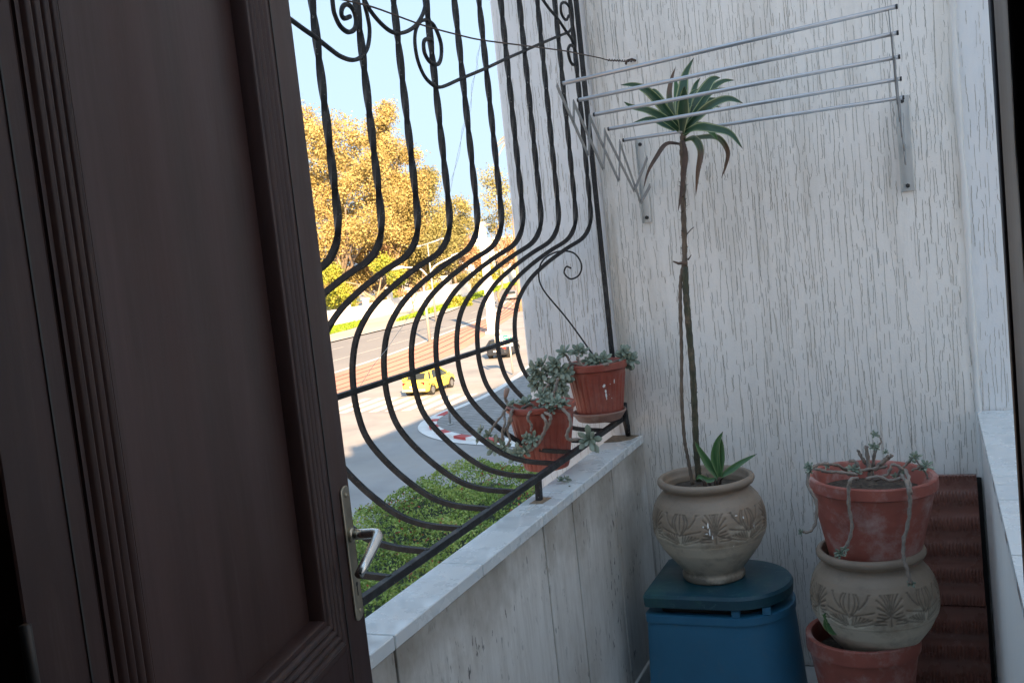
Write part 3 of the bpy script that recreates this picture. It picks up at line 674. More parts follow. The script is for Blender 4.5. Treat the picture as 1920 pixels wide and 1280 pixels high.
# ------------------------------------------------------------------ leaves
def leaves(C,size,squash=1.,asp=.6,seed=0,up=0.):
    """C: n x 3 centres. returns V,F,tint  (bent quads)"""
    r=np.random.default_rng(seed); n=len(C)
    d=r.normal(size=(n,3)); d[:,2]=d[:,2]*squash; d/=np.linalg.norm(d,axis=1)[:,None]
    e=r.normal(size=(n,3)); e[:,2]+=up; e-=d*(e*d).sum(1)[:,None]; e/=np.linalg.norm(e,axis=1)[:,None]
    s=size*(.6+.8*r.random(n))[:,None]
    V=np.stack([C-d*s, C+e*s*asp, C+d*s, C-e*s*asp],1).reshape(-1,3)
    Fc=np.arange(4*n).reshape(-1,4)
    t=r.random(n); return V,Fc,np.repeat(t,4)
def shell(c,r,n,rg,inner=.55,flat=1.):
    d=rg.normal(size=(n,3)); d/=np.linalg.norm(d,axis=1)[:,None]
    rr=(inner+(1-inner)*rg.random(n)**.6)[:,None]
    return np.array(c)+d*rr*np.array([r,r,r*flat])
def foliage(name,mat,blobs,n,size,parent,seed=1,flat=.85,asp=.6):
    n=int(n*2.9); size=size*.58
    rg=np.random.default_rng(seed); Cs=[];T=[]
    area=sum(b_[1]**2 for b_ in blobs)
    for c,r in blobs:
        m=int(n*r*r/area)
        # clumps: pick sub-centres in the blob and spread leaves round them
        k=max(4,int(22)); sub=shell(c,r*.86,k,rg,.35,flat); w_=rg.random(k)+.35
        ch=rg.choice(k,m,p=w_/w_.sum()); off=rg.normal(size=(m,3))*r*.17
        Cs.append(sub[ch]+off); tt=(rg.random(k)*.8)[ch]+rg.random(m)*.2; T.append(tt)
    C=np.concatenate(Cs); T=np.concatenate(T); V,Fc,_=leaves(C,size,asp=asp,seed=seed)
    return mk(name,V,Fc.tolist(),mat,parent,attr={'tint':np.repeat(T,4)})
def limb(mb,a,c,r0,r1,rg,k=5):
    a=np.array(a,float);c=np.array(c,float); P=[]
    for i in range(k+1):
        t=i/k; p=a*(1-t)+c*t+rg.normal(size=3)*np.linalg.norm(c-a)*.035*(1 if 0<i<k else 0); p[2]+=math.sin(t*PI)*np.linalg.norm(c-a)*.04; P.append(p)
    mb.tube(P,[r0*(1-i/k)+r1*i/k for i in range(k+1)],7)
def tree(name,Y,blobpx,trunkpx,mat,n,size,label,group=None,seed=1,tr=.45,asp=.6,lean=None,dense=1.,cat='tree'):
    bl_=[]
    for px,py,rp,dy in blobpx:
        p=aY(px,py,Y+dy); dep=np.linalg.norm(p-CAM); bl_.append((p,rp*dep/F*.97))
    base=aZ(trunkpx[0],trunkpx[1],G) if trunkpx[1] is not None else None
    bx=aY(trunkpx[0],600,Y)[0] if base is None else None
    b0=np.array([aY(trunkpx[0],(trunkpx[1] or 590),Y)[0],Y,G])
    e=empty(name,b0,label,cat,group); rg=np.random.default_rng(seed+50)
    mb=MB(); top_=np.mean([b_[0] for b_ in bl_],0)
    fork=b0*.55+top_*.45; fork[2]=min(fork[2],G+6)
    if lean is not None: fork=aY(*lean,Y)
    limb(mb,b0,fork,tr,tr*.72,rg)
    for c,r in bl_: limb(mb,fork,c,tr*.55,tr*.12,rg)
    for c,r in bl_:
        for q in range(4): limb(mb,c-np.array([0,0,r*.3]),shell(c,r*.8,1,rg,.9)[0],tr*.16,tr*.03,rg,4)
    mb.out('trunk','trunk',e,True)
    foliage('crown',mat,bl_,n,size,e,seed,asp=asp); return e
tree('tall_tree',150,[(628,262,66,0),(590,330,55,3),(668,330,62,-4),(610,425,75,0),(700,400,70,4),(660,500,60,6),(585,480,55,0),(560,240,50,0),(540,380,70,0),(650,560,30,-2),(610,540,34,2),(640,330,60,2),(690,420,50,-6)],(655,600),'gold',24000,.34,'big golden leaved tree nearest the dark door, tallest crown of all','autumn trees behind the white wall',3,.55)
tree('tall_tree',162,[(718,222,38,0),(700,262,34,2),(742,300,56,0),(770,360,60,3),(730,360,50,5),(752,420,50,2),(725,470,45,2)],(735,590),'gold',13000,.33,'golden tree whose small top knob rises between the second and third bars','autumn trees behind the white wall',4,.45)
tree('tall_tree',170,[(800,400,62,0),(760,440,60,4),(820,455,50,-3),(790,350,40,0),(780,500,45,2),(822,500,36,3)],(795,575),'olive',13000,.33,'olive green round tree in the middle of the row','autumn trees behind the white wall',5,.45)
tree('tall_tree',176,[(858,395,30,0),(868,425,30,0),(842,430,34,2),(850,455,34,0)],(852,560),'olive',4500,.30,'small dark olive tree just right of the round olive one','autumn trees behind the white wall',6,.32)
tree('russet_tree',158,[(660,440,48,0),(640,520,38,0),(700,480,40,0),(620,390,40,-2)],(668,600),'russet',5000,.32,'rusty brown tree in front of the big golden one','autumn trees behind the white wall',7,.35)
tree('russet_tree',185,[(790,480,40,0),(750,505,34,0),(830,490,34,0),(780,520,26,0),(730,540,30,0),(700,530,28,2),(850,500,28,2)],(790,575),'russet',8000,.32,'rusty brown low tree behind the thin street lamp','autumn trees behind the white wall',8,.32)
tree('russet_tree',215,[(880,470,30,0),(905,490,24,0),(955,460,26,0),(960,490,26,0)],(900,545),'russet',3600,.34,'reddish tree close to the outer fin wall','autumn trees behind the white wall',9,.32)
tree('sparse_tree',140,[(922,330,30,0),(930,375,36,0),(915,420,34,0),(945,350,28,0),(940,420,28,0),(955,390,30,0)],(938,570),'olive',1300,.26,'thin half bare tree beside the fin wall, sky showing through it','autumn trees behind the white wall',10,.22)
tree('leaning_tree',132,[(640,545,26,0),(618,515,28,0),(655,575,14,0),(720,500,26,0),(742,520,22,0)],(683,612),'lime',3200,.26,'yellow green tree with a pale leaning trunk before the white wall',None,11,.34,lean=(705,560))
tree('bare_tree',128,[(770,545,14,0),(788,535,14,0),(752,548,12,0)],(776,585),'russet',260,.20,'nearly bare young tree in front of the white wall',None,12,.13)
for i,(px,py,rp,Y,mt,lb) in enumerate([(632,560,24,140,'lime','lime green bush over the wall beside the door edge'),(715,560,22,150,'olive','olive bush behind the wall right of the leaning trunk'),(752,558,20,150,'lime','yellow green bush behind the wall pillar'),(820,545,20,165,'lime','bright green bush behind the wall near the street lamp'),(870,525,20,180,'olive','dull green bush behind the wall beside the white pole'),(915,510,16,190,'lime','green bush behind the wall just right of the white pole'),(858,566,15,128,'lime','rounded yellow green bush on the verge by the far road')]):
    p=aY(px,py,Y); r=rp*np.linalg.norm(p-CAM)/F
    if i==6: Y=141; p=aY(px,py,Y); r=rp*np.linalg.norm(p-CAM)/F; p[2]=G+r*.7
    e=empty('bush',(p[0],Y,G),lb,'bush','bushes along the white wall'); foliage('foliage',mt,[(p,r),(p+np.array([r*.8,1,-r*.3]),r*.8),(p+np.array([-r*.8,1,-r*.3]),r*.8)],1500,.25,e,30+i)
    mb=MB(); 
    for q in range(5): limb(mb,(p[0],Y,G),shell(p,r*.6,1,rng)[0],.09,.03,rng,3)
    mb.out('stem','trunk',e,True)
_rg=np.random.default_rng(99); TB=[]
for k in range(26):
    y=-62+k*6.6+_rg.normal()*2; h=_rg.uniform(5,9); TB.append((np.array([-92+_rg.normal()*4,y,G+h*1.15+_rg.uniform(1,5)]),h*.9)); TB.append((np.array([-90+_rg.normal()*4,y+3,G+h*.55]),h*.6))
tl_=foliage('treeline','gold',TB,14000,.5,None,88); tl_['kind']='stuff'; tagp(tl_,'autumn treeline beyond the street behind the open door','trees')
# palm, mostly hidden by the fin
pe=empty('palm_tree',(aY(968,500,120)[0],120,G),'tall palm half hidden behind the fin wall, yellow fronds against the sky','palm tree')
pt=aY(962,262,120); MB().tube(spline([(pe.location[0],120,G),(pe.location[0]+.3,120,4),pt],5),.28,8).out('trunk','trunk',pe,True)
V=[];Fc=[];tint=[]
for k in range(22):
    a=2*PI*k/22+.2; el=.9-1.0*((k*7)%11)/11; L_=2.9
    sp_=[pt+np.array([math.cos(a)*t*L_*math.cos(el),math.sin(a)*t*L_*math.cos(el),L_*(math.sin(el)*t-.75*t*t)]) for t in np.linspace(0,1,9)]
    for i in range(1,9):
        for sgn in (-1,1):
            for q in range(3):
                p=sp_[i-1]*(1-q/3)+sp_[i]*q/3; d=sp_[i]-sp_[i-1]; d/=np.linalg.norm(d); sd2=np.cross(d,(0,0,1)); sd2/=np.linalg.norm(sd2)+1e-9
                tip=p+sd2*sgn*.5*(1.1-i/9)+d*.35+np.array([0,0,-.18]); n=len(V); V+=[p-d*.04,p+d*.04,tip]; Fc.append((n,n+1,n+2)); tint+=[.6]*3
mk('crown',V,Fc,'gold',pe,attr={'tint':tint})
# ------------------------------------------------------------------ white boundary wall
wb=[gP(560,626),gP(622,611),gP(700,597),gP(762,583),gP(845,563),gP(900,548),gP(960,530),gP(1010,515)]
wb=[(x,y) for x,y in wb]
wb=[(-71,-60),(-72,20),(-73.5,85)]+wb
we=empty('boundary_wall',(wb[5][0],wb[5][1],G),'long sunlit white wall with square pillars across the road','boundary wall')
hts=[3.1,3.1,3.1,3.1,3.1,3.3,3.5,3.7,4.0,4.4,4.6]
b=MB()
for i in range(len(wb)-1):
    a=np.array(wb[i]);c=np.array(wb[i+1]); t=(c-a)/np.linalg.norm(c-a); n_=np.array([t[1],-t[0]])*.15
    h0=hts[i]-.9;h1=h0
    V=[(*(a-n_),G),(*(c-n_),G),(*(c+n_),G),(*(a+n_),G),(*(a-n_),G+h0),(*(c-n_),G+h1),(*(c+n_),G+h1),(*(a+n_),G+h0)]
    b.add(V,[(0,1,2,3),(4,5,6,7),(0,1,5,4),(1,2,6,5),(2,3,7,6),(3,0,4,7)])
b.out('wall_face','white_outdoor',we)
for px,hh in ((560,3.0),(655,3.0),(690,3.2),(735,4.3),(772,3.5),(838,4.6),(886,4.0),(905,4.2),(935,4.5)):
    i=0; pxs=[560,622,700,762,845,900,960,1010]; pys=[626,611,597,583,563,548,530,515]; py=np.interp(px,pxs,pys); p=gP(px,py)
    MB().box((p[0]-.35,p[1]-.35,G),(p[0]+.35,p[1]+.35,G+hh-.25)).box((p[0]-.5,p[1]-.5,G+hh-.249),(p[0]+.5,p[1]+.5,G+hh)).out('pillar','white_outdoor',we)
# white house bits above the wall at the far right
he=empty('white_house',(*gP(905,505)[:2],G),'pale house glimpsed above the wall near the outer fin','house')
hx,hy=aY(905,470,230)[0],230
MB().box((hx-7,hy,G),(hx+9,hy+10,G+11)).out('walls','white_outdoor',he); MB().box((hx-7.5,hy-.5,G+11.01),(hx+9.5,hy+10.5,G+11.5)).out('roof','white_outdoor',he)
for k in range(5):
    for j in (1.2,4.6,8.): MB().box((hx-5.6+k*2.9,hy-.06,G+j),(hx-4.4+k*2.9,hy-.01,G+j+1.6)).out('window','glass',he)
# verge grass
def grass(name,poly_a,poly_b,n,size,seed,label=None):
    r=np.random.default_rng(seed); A=np.array(poly_a);B=np.array(poly_b); k=len(A)-1
    i=r.integers(0,k,n); t=r.random(n)[:,None]; u=r.random(n)[:,None]
    P=(A[i]*(1-t)+A[i+1]*t)*(1-u)+(B[i]*(1-t)+B[i+1]*t)*u
    C=np.column_stack([P,np.full(n,G+.16+size*.3)]); V,Fc,T=leaves(C,size,seed=seed)
    o=mk(name,V,Fc.tolist(),'grass',attr={'tint':T}); o['kind']='stuff'
    if label: tagp(o,label,'grass')
    return o
va=[gP(585,640),gP(625,627),gP(660,618),gP(683,609)]; vb=[gP(585,628),gP(622,615),gP(660,607),gP(683,603)]
grass('verge_grass',va,vb,5000,.22,1,'bright green strip of grass under the wall beside the door')
va=[gP(745,604),gP(790,594),gP(850,577),gP(900,558),gP(960,537),gP(1000,524)]; vb=[gP(752,600),gP(800,583),gP(850,569),gP(900,549),gP(960,526),gP(1000,514)]
grass('verge_grass',va,vb,12000,.26,2,'bright green strip of grass along the far road, right part')
# ------------------------------------------------------------------ poles and lamps
def pole_at(px,py,pyt,r0,r1,name,label,mat,cat,group=None,parts=None):
    p=aZ(px,py,G+.02); e=empty(name,p,label,cat,group); return e,p
e,p=pole_at(925,624,0,0,0,'utility_pole','thick white square pole beside the red tram paving','white_outdoor','pole')
ptop=aY(904,455,p[1]); H_=ptop[2]-G
MB().tube([(p[0],p[1],G),(p[0],p[1],G+1.6),(p[0],p[1],G+1.62),(p[0],p[1],G+H_+2)],[.40,.40,.34,.28],4,square=True,up=(0,1,0)).out('shaft','white_outdoor',e)
MB().box((p[0]-.6,p[1]-.6,G),(p[0]+.6,p[1]+.6,G+.25)).out('plinth','white_outdoor',e)
MB().box((p[0]-.9,p[1]-.1,G+H_+1.6),(p[0]+.9,p[1]+.1,G+H_+1.75)).out('cross_arm','trunk',e)
e,p=pole_at(818,602,0,0,0,'street_lamp','thin grey lamp post with a T head, in front of the rusty trees','steel','street lamp')
pt_=aY(799,458,p[1]); a=aY(783,462,p[1]); c=aY(828,448,p[1])
MB().tube([(p[0],p[1],G),(p[0],p[1],pt_[2])],[.16,.08],8).out('post','steel',e,True); MB().tube([a,pt_,c],.09,6).out('arm','steel',e,True)
for q in (a,c): MB().tube([q-np.array([.5,0,0]),q,q+np.array([.5,0,.02])],[.10,.16,.10],6).out('lamp_head','steel',e,True)
e,p=pole_at(806,640,0,0,0,'curved_street_lamp','pale curved lamp arm reaching right over the far road','steel','street lamp')
s0=aY(804,520,p[1]); s1=aY(830,490,p[1]); s2=aY(862,476,p[1]); hz_=aY(748,502,p[1])
MB().tube([(p[0],p[1],G),(p[0],p[1],s0[2])],[.17,.11],8).out('post','steel',e,True)
MB().tube(spline([s0,aY(812,502,p[1]),s1,s2],5),.08,6).out('arm','white_outdoor',e,True); MB().tube(spline([s0,aY(785,503,p[1]),hz_],5),.07,6).out('arm','white_outdoor',e,True)
for q in (s2,hz_): MB().tube([q-np.array([.9,0,.1]),q,q+np.array([.6,0,.05])],[.12,.17,.06],6).out('lamp_head','white_outdoor',e,True)
e,p=pole_at(845,800,0,0,0,'sign_post','thin steel post standing on the kerbed island tip','steel','post')
tz=aY(833,742,p[1])[2]
MB().tube([(p[0],p[1],G+.1),(p[0],p[1],tz)],.055,8).out('post','steel',e,True); MB().tube([(p[0],p[1],G+.12),(p[0],p[1],G+.2)],.14,8).out('foot','steel',e,True)
# stop sign boxes
e,p=pole_at(962,702,0,0,0,'stop_sign','white and green street sign board on a post beside the dark car','steel','sign')
def sgn(px0,py0,px1,py1,off,mat,nm,par,th=.06):
    a=aY(px0,py0,p[1]+off); c=aY(px1,py1,p[1]+off); return MB().box((a[0],p[1]+off-th,c[2]),(c[0],p[1]+off,a[2])).out(nm,mat,par)
tz=aY(955,630,p[1])[2]
MB().tube([(p[0],p[1],G+.1),(p[0],p[1],tz)],.06,8).out('post','steel',e,True)
bd=sgn(936,629,962,648,.1,'white_outdoor','board',e,.12); sgn(943,629,954,645,-.03,'greensign','green_field',bd,.02); sgn(956,631,960,641,-.03,'greensign','green_field',bd,.02)
sgn(928,630,935.5,658,.0,'white_outdoor','side_panel',e,.10); sgn(929,646,935,656,-.13,'bluesign','blue_field',bd,.02)
for y0 in (632,636.5,640): sgn(945,y0,952,y0+1.5,-.055,'white_outdoor','lettering',bd,.01)
sgn(930,635,932,637,-.13,'dark','lettering',bd,.02)
# ------------------------------------------------------------------ cars
def car(name,label,pos,rot,paint,taxi=False,group=None):
    e=empty(name,pos,label,'taxi' if taxi else 'car',group)
    c_,s_=math.cos(rot),math.sin(rot)
    def W(v): return (pos[0]+v[0]*c_-v[1]*s_,pos[1]+v[0]*s_+v[1]*c_,pos[2]+v[2])
    def emit(mb,nm,mat,par=e,smooth=False,auto=False):
        o=mk(nm,[W(v) for v in mb.V],mb.F,mat,par,smooth); 
        if auto: shade_auto(o,38)
        return o
    # y = forward; stations: y, halfwidth, zbottom, zshoulder, crown height
    ST=[(-2.08,.62,.42,.80,.84),(-2.02,.76,.34,.92,.97),(-1.85,.82,.27,.97,1.00),(-1.3,.84,.24,.98,1.01),(-.4,.85,.22,.95,.98),(.6,.85,.22,.93,.97),(1.1,.84,.23,.91,.96),(1.6,.81,.25,.84,.90),(1.95,.74,.30,.74,.78),(2.1,.60,.40,.62,.65)]
    b=MB(); V=[];m=14
    for y,hw,zb,zs,zc in ST:
        prof=[(-hw*.86,zb),(-hw*.97,zb+.08),(-hw,zb+.25),(-hw*1.01,(zb+zs)/2+.05),(-hw*.985,zs-.1),(-hw*.93,zs-.01),(-hw*.6,zc)]
        prof=prof+[(-x,z) for x,z in prof[::-1]]
        V+=[(x,y,z) for x,z in prof]
    n=len(ST); Fc=[(i*m+k,i*m+(k+1)%m,(i+1)*m+(k+1)%m,(i+1)*m+k) for i in range(n-1) for k in range(m)]+[tuple(range(m)),tuple((n-1)*m+k for k in range(m))]
    b.add(V,Fc); emit(b,'body',paint,auto=True)
    # cabin: roof skin + pillars, glass slightly inside
    def cab(sc_,zt,inset=0.):
        R_=[(-1.75,.74,.97),(-1.35,.60,1.40),(-.9,.58,1.46),(.0,.58,1.47),(.35,.58,1.42),(1.05,.72,.95)]
        V=[]
        for y,hw,z in R_:
            hw=hw-inset; z=z-inset*.8
            V+=[(-hw-.09*(z>1.2),y,min(z,1.40)-.05*(z>1.2)),(-hw,y,z),(hw,y,z),(hw+.09*(z>1.2),y,min(z,1.40)-.05*(z>1.2))]
        return V
    # glasshouse solid
    b=MB(); R_=[(-1.78,.72,.93),(-1.42,.60,1.36),(-.9,.58,1.44),(.05,.58,1.45),(.38,.57,1.40),(1.12,.70,.92)]
    base=.93
    V=[]
    for y,hw,z in R_: V+=[(-.77,y,base),(-hw,y,z),(hw,y,z),(.77,y,base)]
    k=len(R_); Fc=[(i*4+j,i*4+j+1,(i+1)*4+j+1,(i+1)*4+j) for i in range(k-1) for j in range(3)]+[(0,1,2,3),((k-1)*4,(k-1)*4+1,(k-1)*4+2,(k-1)*4+3)]
    b.add(V,Fc); emit(b,'window','glass')
    b=MB(); RR=[(-1.46,.61,1.335),(-1.3,.62,1.415),(-.9,.615,1.465),(.05,.61,1.475),(.3,.605,1.445),(.42,.60,1.385)]
    V=[]
    for y,hw,z in RR: V+=[(-hw,y,z-.06),(-hw*.9,y,z),(hw*.9,y,z),(hw,y,z-.06)]
    k=len(RR); Fc=[(i*4+j,i*4+j+1,(i+1)*4+j+1,(i+1)*4+j) for i in range(k-1) for j in range(3)]
    b.add(V,Fc)
    for sx in (-1,1):
        for pts in ([(.60,.40,1.40),(.735,1.10,.95)],[(.605,-.28,1.43),(.78,-.30,.95)],[(.615,-1.40,1.38),(.77,-1.82,.95)],[(.62,-.95,1.42),(.785,-1.15,.95)]):
            b.tube([(sx*x,y,z) for x,y,z in pts],[.05,.06] if pts[0][1]>-1.3 else [.08,.15],6)
    emit(b,'roof',paint)
    for sx in (-1,1):
        for y in (-1.28,1.27):
            b=MB(); b.tube([(sx*.60,y,.31),(sx*.845,y,.31)],.315,20,up=(0,0,1)); wh=emit(b,'wheel','tyre')
            b=MB(); b.tube([(sx*.846,y,.31),(sx*.862,y,.31)],.20,16,up=(0,0,1)); emit(b,'rim','rim',wh)
            b=MB(); V=[];Fc=[]
            for q in range(13):
                a=PI*q/12; V+=[(sx*.835,y+.37*math.cos(a),.31+.37*math.sin(a)),(sx*.872,y+.37*math.cos(a),.31+.37*math.sin(a)),(sx*.872,y+.325*math.cos(a),.31+.325*math.sin(a)),(sx*.835,y+.325*math.cos(a),.31+.325*math.sin(a))]
                if q: Fc+=[((q-1)*4+j,(q-1)*4+(j+1)%4,q*4+(j+1)%4,q*4+j) for j in range(4)]
            b.add(V,Fc); emit(b,'wheel_arch','dark')
        b=MB(); b.box((sx*.60-.13,-2.075,.70),(sx*.60+.13,-1.98,.88),.02); emit(b,'tail_light','redlight')
        b=MB(); b.box((sx*.52-.15,1.98,.58),(sx*.52+.15,2.07,.70),.02); emit(b,'headlight','rim')
        b=MB(); b.box((sx*.93-.09,.72,.93),(sx*.93+.09,.86,1.04),.02); emit(b,'mirror',paint)
        b=MB(); b.box((sx*.862-.012,-.85,.80),(sx*.862+.012,-.68,.83)); b.box((sx*.862-.012,.12,.80),(sx*.862+.012,.29,.83)); emit(b,'door_handle','dark')
        b=MB(); b.box((sx*.835-.01,-.9,.24),(sx*.835+.012,.85,.30)); emit(b,'sill','dark')
    b=MB(); b.box((-.78,-2.17,.34),(.78,-2.04,.50),.03); emit(b,'bumper','steel' if taxi else paint)
    b=MB(); b.box((-.70,2.05,.34),(.70,2.15,.48),.03); emit(b,'bumper','steel' if taxi else paint)
    b=MB(); b.box((-.24,-2.105,.56),(.24,-2.07,.67)); emit(b,'number_plate','white_outdoor')
    if taxi:
        b=MB(); b.box((-.26,-.45,1.475),(.26,-.28,1.62),.04); emit(b,'roof_sign','yellow')
        b=MB(); b.box((.862,-1.72,.66),(.876,-1.62,.74)); emit(b,'badge','redlight')
    return e
car('taxi','yellow taxi driving over the pedestrian crossing',np.array([-28.45,53.55,G]),0,'yellow',True)
car('parked_car','dark car partly hidden behind the green sign and the bars',np.array([-30.6,70.2,G]),math.radians(8),'blackcar')
car('grey_car','grey car far up the road beside the fin wall',np.array([*gP(963,561),G]),math.radians(14),'greycar')
# ------------------------------------------------------------------ hedge and shrubs
def in_poly(P,poly):
    x,y=P[:,0],P[:,1]; ins=np.zeros(len(P),bool); n=len(poly)
    for i in range(n):
        x0,y0=poly[i];x1,y1=poly[(i+1)%n]
        c=((y0>y)!=(y1>y))&(x<(x1-x0)*(y-y0)/(y1-y0+1e-12)+x0); ins^=c
    return ins
def edge_dist(P,poly):
    d=np.full(len(P),1e9); n=len(poly)
    for i in range(n):
        a=np.array(poly[i]);c=np.array(poly[(i+1)%n]); t=np.clip(((P-a)@(c-a))/((c-a)@(c-a)),0,1); d=np.minimum(d,np.linalg.norm(P-(a+t[:,None]*(c-a)),axis=1))
    return d
hz2=-5.15
hpoly=[gP(600,1010,hz2),gP(655,948,hz2),gP(700,915,hz2),gP(760,886,hz2),gP(850,868,hz2),gP(920,860,hz2),gP(990,866,hz2),(-10.2,27.5),(-8.2,22),(-6.8,16),(-6.6,11),(-9.5,9.5),(-13,13)]
def hedge_h(P,poly,H,r=.9):
    d=edge_dist(P,poly); return H*np.sqrt(np.clip(1-(1-np.clip(d/r,0,1))**2,0,1))
xs=[p[0] for p in hpoly];ys=[p[1] for p in hpoly]
def hedge(name,poly,H,n,size,mats,label,cat,seed,cells=70):
    r=np.random.default_rng(seed); xs=[p[0] for p in poly];ys=[p[1] for p in poly]
    e=empty(name,(sum(xs)/len(xs),sum(ys)/len(ys),G),label,cat)
    P=np.column_stack([r.uniform(min(xs),max(xs),n*3),r.uniform(min(ys),max(ys),n*3)]); P=P[in_poly(P,poly)][:n]
    def bumpf(P): return .16*np.sin(P[:,0]*.9+P[:,1]*.7)+.09*np.sin(P[:,0]*7.1+2)*np.sin(P[:,1]*6.3)+.10*np.sin(P[:,0]*2.1+1.3*np.sin(P[:,1]*1.7))+.10*np.sin(P[:,1]*2.6+P[:,0])+.07*np.sin(P[:,0]*5.3)*np.sin(P[:,1]*4.7)
    h=hedge_h(P,poly,H)+bumpf(P); 
    z=G+h-np.abs(r.normal(size=len(P)))*.10+r.random(len(P))*.06
    # side leaves near the rim
    near_=edge_dist(P,poly)<.5; z=np.where(near_,G+h*r.random(len(P)),z)
    C=np.column_stack([P,z]); 
    cl=.5+.3*np.sin(P[:,0]*1.9+P[:,1]*.8)+.25*np.sin(P[:,1]*3.1-P[:,0]*1.1)
    V,Fc,T=leaves(C,size,seed=seed,asp=.5)
    T=np.clip(T*.6+np.repeat(cl,4)*.4,0,1); k=len(C); sel=r.random(k)
    red=(sel<.05*np.clip(np.sin(P[:,0]*1.3+2)*np.sin(P[:,1]*1.1)*3,0.15,1.6))
    main=~red
    def sub(mask): 
        vi=np.repeat(mask,4); return V[vi],np.arange(4*mask.sum()).reshape(-1,4).tolist(),T[vi]
    a,b_,t_=sub(main); mk('foliage',a,b_,mats[0],e,attr={'tint':t_})
    if red.sum() and mats[1]: a,b_,t_=sub(red); mk('blossom',a,b_,mats[1],e,attr={'tint':t_})
    # core
    nx=cells; gx=np.linspace(min(xs),max(xs),nx); gy=np.linspace(min(ys),max(ys),nx); X_,Y_=np.meshgrid(gx,gy); Q=np.column_stack([X_.ravel(),Y_.ravel()])
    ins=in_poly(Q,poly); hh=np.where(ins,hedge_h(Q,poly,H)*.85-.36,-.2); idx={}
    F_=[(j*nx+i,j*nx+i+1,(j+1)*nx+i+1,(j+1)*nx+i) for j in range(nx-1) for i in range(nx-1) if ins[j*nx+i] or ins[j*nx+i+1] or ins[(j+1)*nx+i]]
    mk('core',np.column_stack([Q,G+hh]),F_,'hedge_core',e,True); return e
hedge('hedge',hpoly,1.25,60000,.042,('hedge','redfl'),'broad clipped green hedge mound below the balcony','hedge',5)
# lower looser planting nearer the facade
lp=[(-9.2,9.0),(-6.4,10.8),(-6.2,16),(-7.6,21.6),(-9.6,27),(-3.2,27),(-2.4,9)]
hedge('low_shrubs',lp,.75,16000,.06,('shrub',None),'loose lighter green planting between hedge and building','shrubs',6,50)
r_=np.random.default_rng(9); Cs=[];St=MB()
for k in range(46):
    t=r_.random(); p0_=np.array([-8.9+2.5*t+r_.normal()*.5,9.6+13*t+r_.normal()*.8,G]); h_=1.25+r_.random()*.45; tip=p0_+np.array([r_.normal()*.12,r_.normal()*.12,h_])
    St.tube([p0_,(p0_+tip)/2+np.array([.03,0,0]),tip],[.012,.01,.006],4)
    for q in range(34): 
        u=.68+.32*r_.random(); Cs.append(p0_*(1-u)+tip*u+r_.normal(size=3)*.03)
fe=empty('flowering_grasses',(-7.6,15,G),'pale flower spikes rising behind the iron bottom rail','plant')
St.out('stems','trunk',fe,True); V,Fc,T=leaves(np.array(Cs),.035,seed=3); o=mk('flower_spikes',V,Fc.tolist(),'flower',fe,attr={'tint':T})
# ------------------------------------------------------------------ plants on the balcony
def leafblade(mb,uv,pts,width,fold=.25,up=(0,0,1),n=5,prof=None,twist=0.):
    P=spline(pts,n); m=len(P); n0=len(mb.V); V=[]
    for i,p in enumerate(P):
        t=i/(m-1); d=P[min(i+1,m-1)]-P[max(i-1,0)]; d/=np.linalg.norm(d)+1e-9
        s_=np.cross(d,np.array(up,float)); 
        if np.linalg.norm(s_)<1e-3: s_=np.array([1.,0,0])
        s_/=np.linalg.norm(s_); nn=np.cross(s_,d)
        a=twist*t; s2=s_*math.cos(a)+nn*math.sin(a); n2=-s_*math.sin(a)+nn*math.cos(a)
        w_=width*(prof(t) if prof else min(1.,.42+1.7*t)*(1-t**2.2)**.85)
        for j,u in enumerate((-1,-.5,0,.5,1)):
            V.append(p+s2*u*w_/2+n2*abs(u)*w_*fold*.5); uv.append(((u+1)/2,t))
    mb.add(V,[(i*5+j,i*5+j+1,(i+1)*5+j+1,(i+1)*5+j) for i in range(m-1) for j in range(4)])
def blade(name,mat,pts,width,par,fold=.25,up=(0,0,1),twist=0.,n=5):
    mb=MB(); uv=[]; leafblade(mb,uv,pts,width,fold,up,n,twist=twist); return mk(name,mb.V,mb.F,mat,par,True,uvs=uv)
